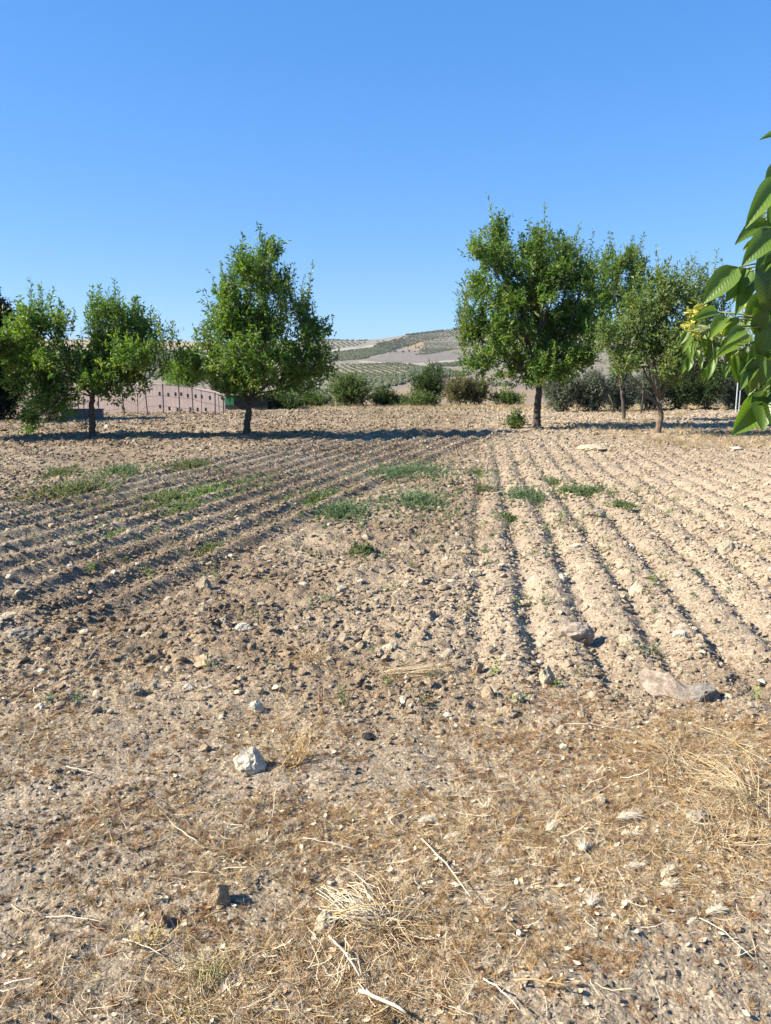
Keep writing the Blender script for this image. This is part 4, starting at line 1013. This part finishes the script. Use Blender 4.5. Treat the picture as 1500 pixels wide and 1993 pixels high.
# curled dead leaves and husks
def curl_proto(r_):
    mb = MB(); b = r_.uniform(.3, .9); w = r_.uniform(.18, .34); V = []
    for j in range(6):
        t = j/5; a = (t-.5)*b*2; c_ = np.array([math.sin(a)/b*.5+.0, 0, (1-math.cos(a))/b*.6+.08]); ww = w*math.sin(math.pi*(0.06+t*.88))
        V += [c_+np.array([0, -ww, .12*ww]), c_, c_+np.array([r_.normal()*.02, ww, .3*ww])]
    mb.add(V, None, gridfaces(6, 3)); return mb.arrays()
P_curl = [curl_proto(rp) for k in range(6)]
litter('dead_leaves', P_curl, 60000, LIT, 0.035, 0.010, 0.026, np.array([[.55, .45, .30], [.42, .29, .17], [.30, .18, .10], [.62, .54, .40], [.48, .36, .22]]), 'small curled dead leaves and husks scattered over the foreground soil', 'dead leaves', 0.010, M_straw_i)
# dry grass along the far edges of the field and under the right-hand trees
def far_grass(name, N_, fn, smin, smax, cols, label, cat='dry grass'):
    x = rng.uniform(-26, 30, N_); y = rng.uniform(10, 44, N_); k = rng.uniform(0, 1, N_) < fn(x, y); x = x[k]; y = y[k]; n = len(x)
    s = rng.uniform(smin, smax, n)
    o = scatter(name, P_tuft, np.stack([x, y, height(x, y, False)], 1), np.stack([np.zeros(n), np.zeros(n), rng.uniform(0, 6.28, n)], 1), np.stack([s, s, s*1.5], 1), rng.integers(0, 4, n), cols[rng.integers(0, len(cols), n)]*rng.uniform(.7, 1.2, (n, 1)), M_straw_i)
    tag(o, label, cat, kind='stuff'); print(name, n)
def f_edge(x, y):
    nz = fbm(x*.4, y*.4, 3, 150)
    e = sst(32.5, 34.5, y+2*(nz-.5))*(y < 43)*0.5
    r_ = sst(3.0, 6.0, x-(y-15)*0.28)*sst(13, 17, y+3*(nz-.5))*(y < 31)*sst(.38, .6, nz)*0.5
    return np.maximum(e, r_)
far_grass('field_edge_grass', 110000, f_edge, 0.05, 0.17, np.array([[.46, .36, .2], [.40, .30, .16], [.52, .43, .27], [.34, .24, .13]]), 'dry golden grass along the far edge and under the right-hand trees')
def f_pale(x, y):
    nz = fbm(x*.3, y*.3, 3, 151); return (sst(29, 31, y)*(y < 36)*sst(.5, .65, nz)*.35)
far_grass('pale_green_grass', 60000, f_pale, 0.04, 0.1, np.array([[.22, .25, .12], [.26, .27, .14]]), 'thin grey green grass at the far edge of the ploughed field', 'grass')

# ---------------------------------------------------------------- green weeds in the furrows
def weed_mesh(seed, n=70, R_=1.0, H=0.35, nl=9, LL=0.09, WW=0.035, pal=None):
    fo = MB(); st = MB(); a = rng.uniform(0, 6.28, n); r_ = np.minimum(np.abs(rng.normal(size=n))*.5, 1.3)
    base = np.stack([np.cos(a)*r_*R_*.95, np.sin(a)*r_*R_*1.9, rng.uniform(-.02, .02, n)], 1)
    d = unit(np.stack([np.cos(a)*.8, np.sin(a)*.8, rng.uniform(.2, 1.1, n)], 1)+rng.normal(size=(n, 3))*.3)
    shoots(fo, st, base, d, rng.uniform(.35, 1, n)*H*(1.15-.6*np.minimum(r_, 1)), nl, LL, WW, pal, 0.008, .9, .1)
    return st.mesh('stems'), fo.mesh('leaves')
WG = [(0.12, 0.175, 0.075), (0.14, 0.19, 0.08), (0.11, 0.15, 0.075), (.2, .19, .1)]
WT = [(0.10, 0.16, 0.095), (0.12, 0.18, 0.11), (0.135, 0.185, 0.11)]
WL = [(0.17, 0.26, 0.06), (0.19, 0.28, 0.08), (0.14, 0.23, 0.06)]
WDY = [(0.14, 0.15, 0.08), (0.18, 0.17, 0.10), (0.11, 0.13, 0.06)]
WEEDS = [(405,955,95,34,WL,'bright green leafy weed, brightest clump among the left furrows'),
 (480,938,110,26,WG,'dark green weed patch right of the brightest clump'),
 (330,968,80,24,WG,'thin green weed left of the brightest clump'),
 (352,990,70,16,WG,'low green weed below the brightest clump'),
 (808,975,115,34,WT,'largest blue green weed clump in the middle of the field'),
 (815,920,130,20,WT,'long flat blue green weed beyond the largest clump'),
 (765,925,70,16,WT,'small blue green weed at the left of the long flat one'),
 (665,1000,90,34,WT,'blue green weed at the right end of the left furrows'),
 (618,968,90,26,WG,'green weed between the furrow end and the dark green patch'),
 (930,918,90,20,WG,'dark green weed at the top of the right furrows'),
 (1025,966,90,30,WT,'blue green weed in the second right furrow'),
 (1150,955,90,18,WG,'low green weed on the right furrows'),
 (1212,990,40,14,WG,'tiny green weed right of the low one'),
 (235,915,80,30,WT,'pale blue green feathery weed at the left beyond the furrows'),
 (150,950,110,30,WDY,'yellowish dry weed at the left beyond the furrows'),
 (70,965,90,20,WDY,'faded low weed near the left edge'),
 (370,905,70,22,WDY,'faded weed behind the brightest clump'),
 (232,1042,45,10,WG,'flat green weed in the left furrows'),
 (703,1078,34,14,WG,'single small dark green weed in the rubble strip'),
 (420,1070,50,12,WDY,'faded weed beside the yellowish white pebble'),
 (1080,935,70,14,WG,'sparse green weed above the second right furrow'),
 (985,1005,30,24,WG,'green sprigs inside the first right furrow'),
 (120,918,80,22,WDY,'brownish weed patch at the far left'),
 (1110,960,60,14,WG,'sparse green sprigs between right furrows'),
 (945,955,40,16,WDY,'dry brownish weed above the first right furrow')]
for k, (px, py, pw, ph, pal, lb) in enumerate(WEEDS):
    pal = np.array(pal)*0.82+0.012; pw = pw*(0.7 if px > 900 or pw < 40 else 1)
    g_ = P(px, py+ph*.2); zc = g_.y*cp+CAMH*sp_; Rr = pw*zc/F/2*1.45
    dn_ = int(60+pw*3.2*(0.5 if pal is WDY else 1.1))
    st, fo = weed_mesh(k, dn_, Rr*1.15, max(.07, ph*zc/F*.5), 10, 0.03, 0.014, pal)
    root = empty('weed_plant', (g_.x, g_.y, float(height(np.array([g_.x]), np.array([g_.y]), False)[0])+.01), lb, 'weed', 'green weeds among the furrows')
    obj('stems', st, M_twig, root)['kind'] = 'stuff'; obj('leaves', fo, M_leaf, root)
# scattered tiny sprigs
x, y = fan(16000, 3.5, 22); ul, ur, L_, Rz = zones(x, y)
dn = (blobs(x, y, [(450,950,330,70,.9),(820,950,200,80,1),(1050,960,220,70,.8),(1100,1100,220,110,.35),(150,940,200,60,.7),(400,1090,300,100,.2),(850,1010,250,60,.3),(1000,1040,120,70,.5)]))*(fbm(x*2.5, y*2.5, 3, 160)**2.6)*1.3
k = rng.uniform(0, 1, len(x)) < dn; x = x[k]; y = y[k]; n = len(x)
mbp = []
for q in range(4):
    fo = MB(); shoots(fo, None, rng.normal(size=(5, 3))*np.array([.3, .3, 0]), unit(rng.normal(size=(5, 3))*.6+np.array([0, 0, 1])), .9, 7, .42, .16, [(1, 1, 1)]); mbp.append(fo.arrays())
pal = np.array(WG+WT+WL[:1]+WDY[:1])
s = rng.uniform(.03, .075, n)
pal = pal*np.array([1.05, .92, .95])
o = scatter('green_sprigs', mbp, np.stack([x, y, height(x, y, False)+.015], 1), np.stack([np.zeros(n), np.zeros(n), rng.uniform(0, 6.28, n)], 1), s, rng.integers(0, 4, n), pal[rng.integers(0, len(pal), n)], M_leaf_i)
tag(o, 'tiny green sprigs sprouting all over the furrows', 'weeds', kind='stuff'); print('sprigs', n)

# ---------------------------------------------------------------- individual dry plants, stalks and seed heads
def hz(x, y): return float(height(np.array([x]), np.array([y]), False)[0])
def stalk(px0, py0, px1, py1, rad, c, label, name='dry_stalk', lift=0.02, head=False):
    a = P(px0, py0); b = P(px1, py1); mb = MB(); pts = curve((0, 0, lift), (b.x-a.x, b.y-a.y, lift+.01), 0.06, 7, 0.03)
    mb.tube(pts, np.linspace(rad, rad*.6, 7), 6, np.array(c))
    L_ = np.linalg.norm(pts[-1])
    for q in range(3):                   # side twiglets
        s = pts[2+q]; e = s+np.array([rng.uniform(-.3, .3), rng.uniform(-.3, .3), rng.uniform(.02, .12)])*L_*.5
        mb.tube(curve(s, e, 0.05, 4, .05), [rad*.5, rad*.45, rad*.3, rad*.2], 4, np.array(c)*.9)
    tag(obj(name, mb.mesh(name, True), M_straw, loc=(a.x, a.y, hz(a.x, a.y)+.01)), label, 'stalk')
BL = (0.62, 0.54, 0.40); OG = (0.48, 0.33, 0.16)
for a in [(640,1830,700,1915,.0035,BL,'thick pale stem rising from the cut plant at the bottom middle'),
 (700,1940,790,1990,.006,BL,'thickest bleached stick lying at the bottom edge'),
 (820,1640,915,1760,.0028,BL,'long curved pale stalk right of the cut plant'),
 (1360,1802,1465,1890,.0015,(.7,.62,.45),'straight straw with a seed tip at the lower right'),
 (940,1920,1010,1990,.0025,BL,'pale straw running out of the bottom edge'),
 (130,1500,190,1520,.0022,BL,'forked pale root at the left'),
 (90,1790,210,1810,.002,BL,'thin pale stalk at the lower left'),
 (240,1840,320,1880,.0018,BL,'slim pale stalk left of the straw patch'),
 (10,1930,70,1925,.003,BL,'short bleached stick at the bottom left corner'),
 (640,1790,880,1800,.0022,OG,'brown twig lying across the cut plant'),
 (440,1780,400,1800,.003,OG,'brown twig below the cracked tan stone'),
 (700,1660,590,1640,.002,BL,'pale stalk above the cut plant'),
 (1000,1925,1110,1945,.0028,OG,'reddish brown twig near the bottom right'),
 (390,1650,330,1610,.0018,BL,'kinked pale stalk at the lower left'),
 (560,1520,530,1600,.002,BL,'upright yellowish stem beside the cream white rock'),
 (1250,1440,1100,1420,.0018,BL,'long straw over the reddish litter at the right'),
 (1500,1560,1330,1480,.002,(.6,.45,.22),'golden arching stalk at the right edge'),
 (1500,1500,1360,1430,.0018,(.6,.45,.22),'upper golden stalk at the right edge')]:
    stalk(*a)
# cut plant: pale stubble radiating from one root
def radiating(px, py, n, r0, r1, a0, a1, upm, rad, cols, label, cat, name):
    g_ = P(px, py); mb = MB()
    for k in range(n):
        an = rng.uniform(a0, a1); L_ = rng.uniform(r0, r1); up = rng.uniform(.05, upm)
        c = np.array(cols[rng.integers(0, len(cols))])*rng.uniform(.8, 1.2)
        s = np.array([rng.normal()*.028, rng.normal()*.028, 0.0]); e = s+np.array([math.cos(an)*L_, math.sin(an)*L_, up*L_])
        mb.tube(curve(s, e, rng.uniform(-.02, .12), 5, .09), np.linspace(rad, rad*.5, 5), 4, c)
    tag(obj(name, mb.mesh(name, True), M_straw, loc=(g_.x, g_.y, hz(g_.x, g_.y)+.008)), label, cat)
radiating(755,1795,170,.05,.19,0,6.28,.35,.0013,STRAW,'bleached cut plant whose stubble fans out at the bottom middle','dry plant','cut_plant')
radiating(740,1790,60,.08,.2,2.0,3.2,.3,.0018,[(.66,.58,.42)],'dense pale bundle of stubble on the left of the cut plant','dry plant','stubble_bundle')
radiating(660,1925,14,.06,.16,0.5,2.8,.8,.0022,[(.58,.48,.32)],'forked woody stem base at the bottom middle','dry plant','woody_stem')
radiating(572,1480,34,.06,.17,0,6.28,2.6,.0014,[(.55,.36,.14),(.6,.45,.22)],'upright orange dry grass tuft right of the cream white rock','dry grass','dry_grass_tuft')
radiating(610,1292,70,.05,.17,0,6.28,.5,.0014,STRAW[:4],'flat heap of dry grass in the middle of the rubble','dry grass','dry_grass_tuft')
radiating(1310,1480,140,.08,.26,0,6.28,.3,.0010,STRAW,'large sprawling heap of golden straw at the right','dry grass','dry_grass_tuft')
radiating(1460,1560,110,.08,.28,1.2,4.5,.4,.0010,[(.6,.46,.24),(.66,.55,.35)],'golden straw heap spilling in from the right edge','dry grass','dry_grass_tuft')
radiating(280,1830,40,.03,.06,0,6.28,1.2,.0013,[(.55,.42,.16)],'yellow tuft left of the cracked tan stone','dry grass','dry_grass_tuft')
radiating(410,1900,60,.03,.075,0,6.28,1.2,.0013,[(.33,.32,.12),(.5,.42,.2)],'yellow green tuft near the bottom left','dry grass','dry_grass_tuft')
radiating(380,1960,60,.03,.075,0,6.28,1.0,.0013,[(.5,.42,.2),(.6,.5,.3)],'pale yellow tuft at the bottom edge','dry grass','dry_grass_tuft')
radiating(1400,1640,60,.06,.2,0,6.28,.7,.0012,STRAW,'sparse straw tuft below the golden heap','dry grass','dry_grass_tuft')
g_ = P(800, 1318); mb = MB()           # bundle of straw lying in the rubble
for k in range(110):
    s = np.array([rng.uniform(-.16, .02), rng.normal()*.022, rng.uniform(0, .03)]); e = s+np.array([rng.uniform(.1, .22), rng.normal()*.02+.02, rng.normal()*.012])
    mb.tube(curve(s, e, .03, 4, .03), .0013, 3, STRAW[rng.integers(0, 5)])
tag(obj('straw_bundle', mb.mesh('straw_bundle'), M_straw, loc=(g_.x, g_.y, hz(g_.x, g_.y)+.01)), 'long bundle of straw lying across the middle rubble', 'straw')
# fluffy seed heads
def seed_head(px, py, w_, h_, an, label):
    g_ = P(px, py+h_*.4); zc = g_.y*cp+CAMH*sp_; Lh = w_*zc/F; rr = h_*zc/F*.4
    mb = MB(); v, f = ICO[2]; mb.add(v*np.array([Lh*.42, rr*.6, rr*.55]), f, None, (.55, .47, .34))
    for k in range(150):
        t = rng.uniform(-1, 1); a = rng.uniform(0, 6.28); s = np.array([t*Lh*.4, math.cos(a)*rr*.5*math.sqrt(1-t*t), math.sin(a)*rr*.45*math.sqrt(1-t*t)])
        e = s+unit(np.array([.9, math.cos(a)*.8, math.sin(a)*.8])+rng.normal(size=3)*.15)*rr*rng.uniform(.7, 1.3)
        mb.tube([s, e], [.0006, .0002], 3, np.array([.66, .58, .44])*rng.uniform(.8, 1.2), cap=False)
    mb.tube([(-Lh*.4, 0, 0), (-Lh*1.2, rng.uniform(-.03, .03), -.01)], .001, 4, (.5, .4, .25))
    o = obj('seed_head', mb.mesh('seed_head'), M_straw, loc=(g_.x, g_.y, hz(g_.x, g_.y)+rr*.8)); o.rotation_euler = (0, -.1, an)
    tag(o, label, 'seed head', 'fluffy grass seed heads')
for a in [(1222,1585,58,30,.1,'largest fluffy seed head above the others at the lower right'),(1228,1618,50,24,-.1,'fluffy seed head just below the largest one'),(1232,1680,44,18,.0,'low pale seed head in the middle of the group'),
 (1296,1692,36,26,.6,'seed head beside a black shadow at the right of the group'),(1300,1715,40,28,-.2,'lowest right seed head with a dark shadow'),(1150,1750,34,34,1.3,'upright round seed head with a big dark shadow'),
 (1390,1768,46,24,.2,'seed head lying alone near the right edge'),(1070,1605,34,26,1.0,'pale seed head left of the largest one'),(1135,1640,22,36,1.4,'narrow upright seed head in the straw'),
 (1345,1790,28,16,.4,'seed head at the tip of the straight straw'),(830,1590,40,24,.1,'woolly grey seed head in the middle litter'),(875,1620,34,20,.4,'pale seed head right of the woolly grey one'),(765,1700,36,18,0,'grey seed head above the cut plant')]:
    seed_head(*a)
# charred lump
v, f = rock_shape(777, 3, 6, .8); g_ = P(716, 1436); me = mesh_np('charred_lump', v*np.array([.035, .03, .018]), f, False, np.tile((.03, .028, .028), (len(v), 1)))
tag(obj('charred_lump', me, M_rock, loc=(g_.x, g_.y, hz(g_.x, g_.y)+.012)), 'black charred lump right of the orange grass tuft', 'charred wood')
print('objects', len(bpy.data.objects))

# ---------------------------------------------------------------- air
mb = MB(); mb.box((-5200, -80, -420), (5200, 6600, 205))
hz_ = mb.mesh('haze'); m, T, N, L = newmat('air'); pv = nn(N, 'ShaderNodeVolumePrincipled', Density=0.000025, Anisotropy=0.2); pv.inputs['Color'].default_value = (0.82, 0.9, 1.0, 1)
oo = nn(N, 'ShaderNodeOutputMaterial'); L.new(pv.outputs[0], oo.inputs['Volume'])
tag(obj('haze', hz_, m), 'thin pale haze lying over the valley and the far hills', 'haze', kind='stuff')
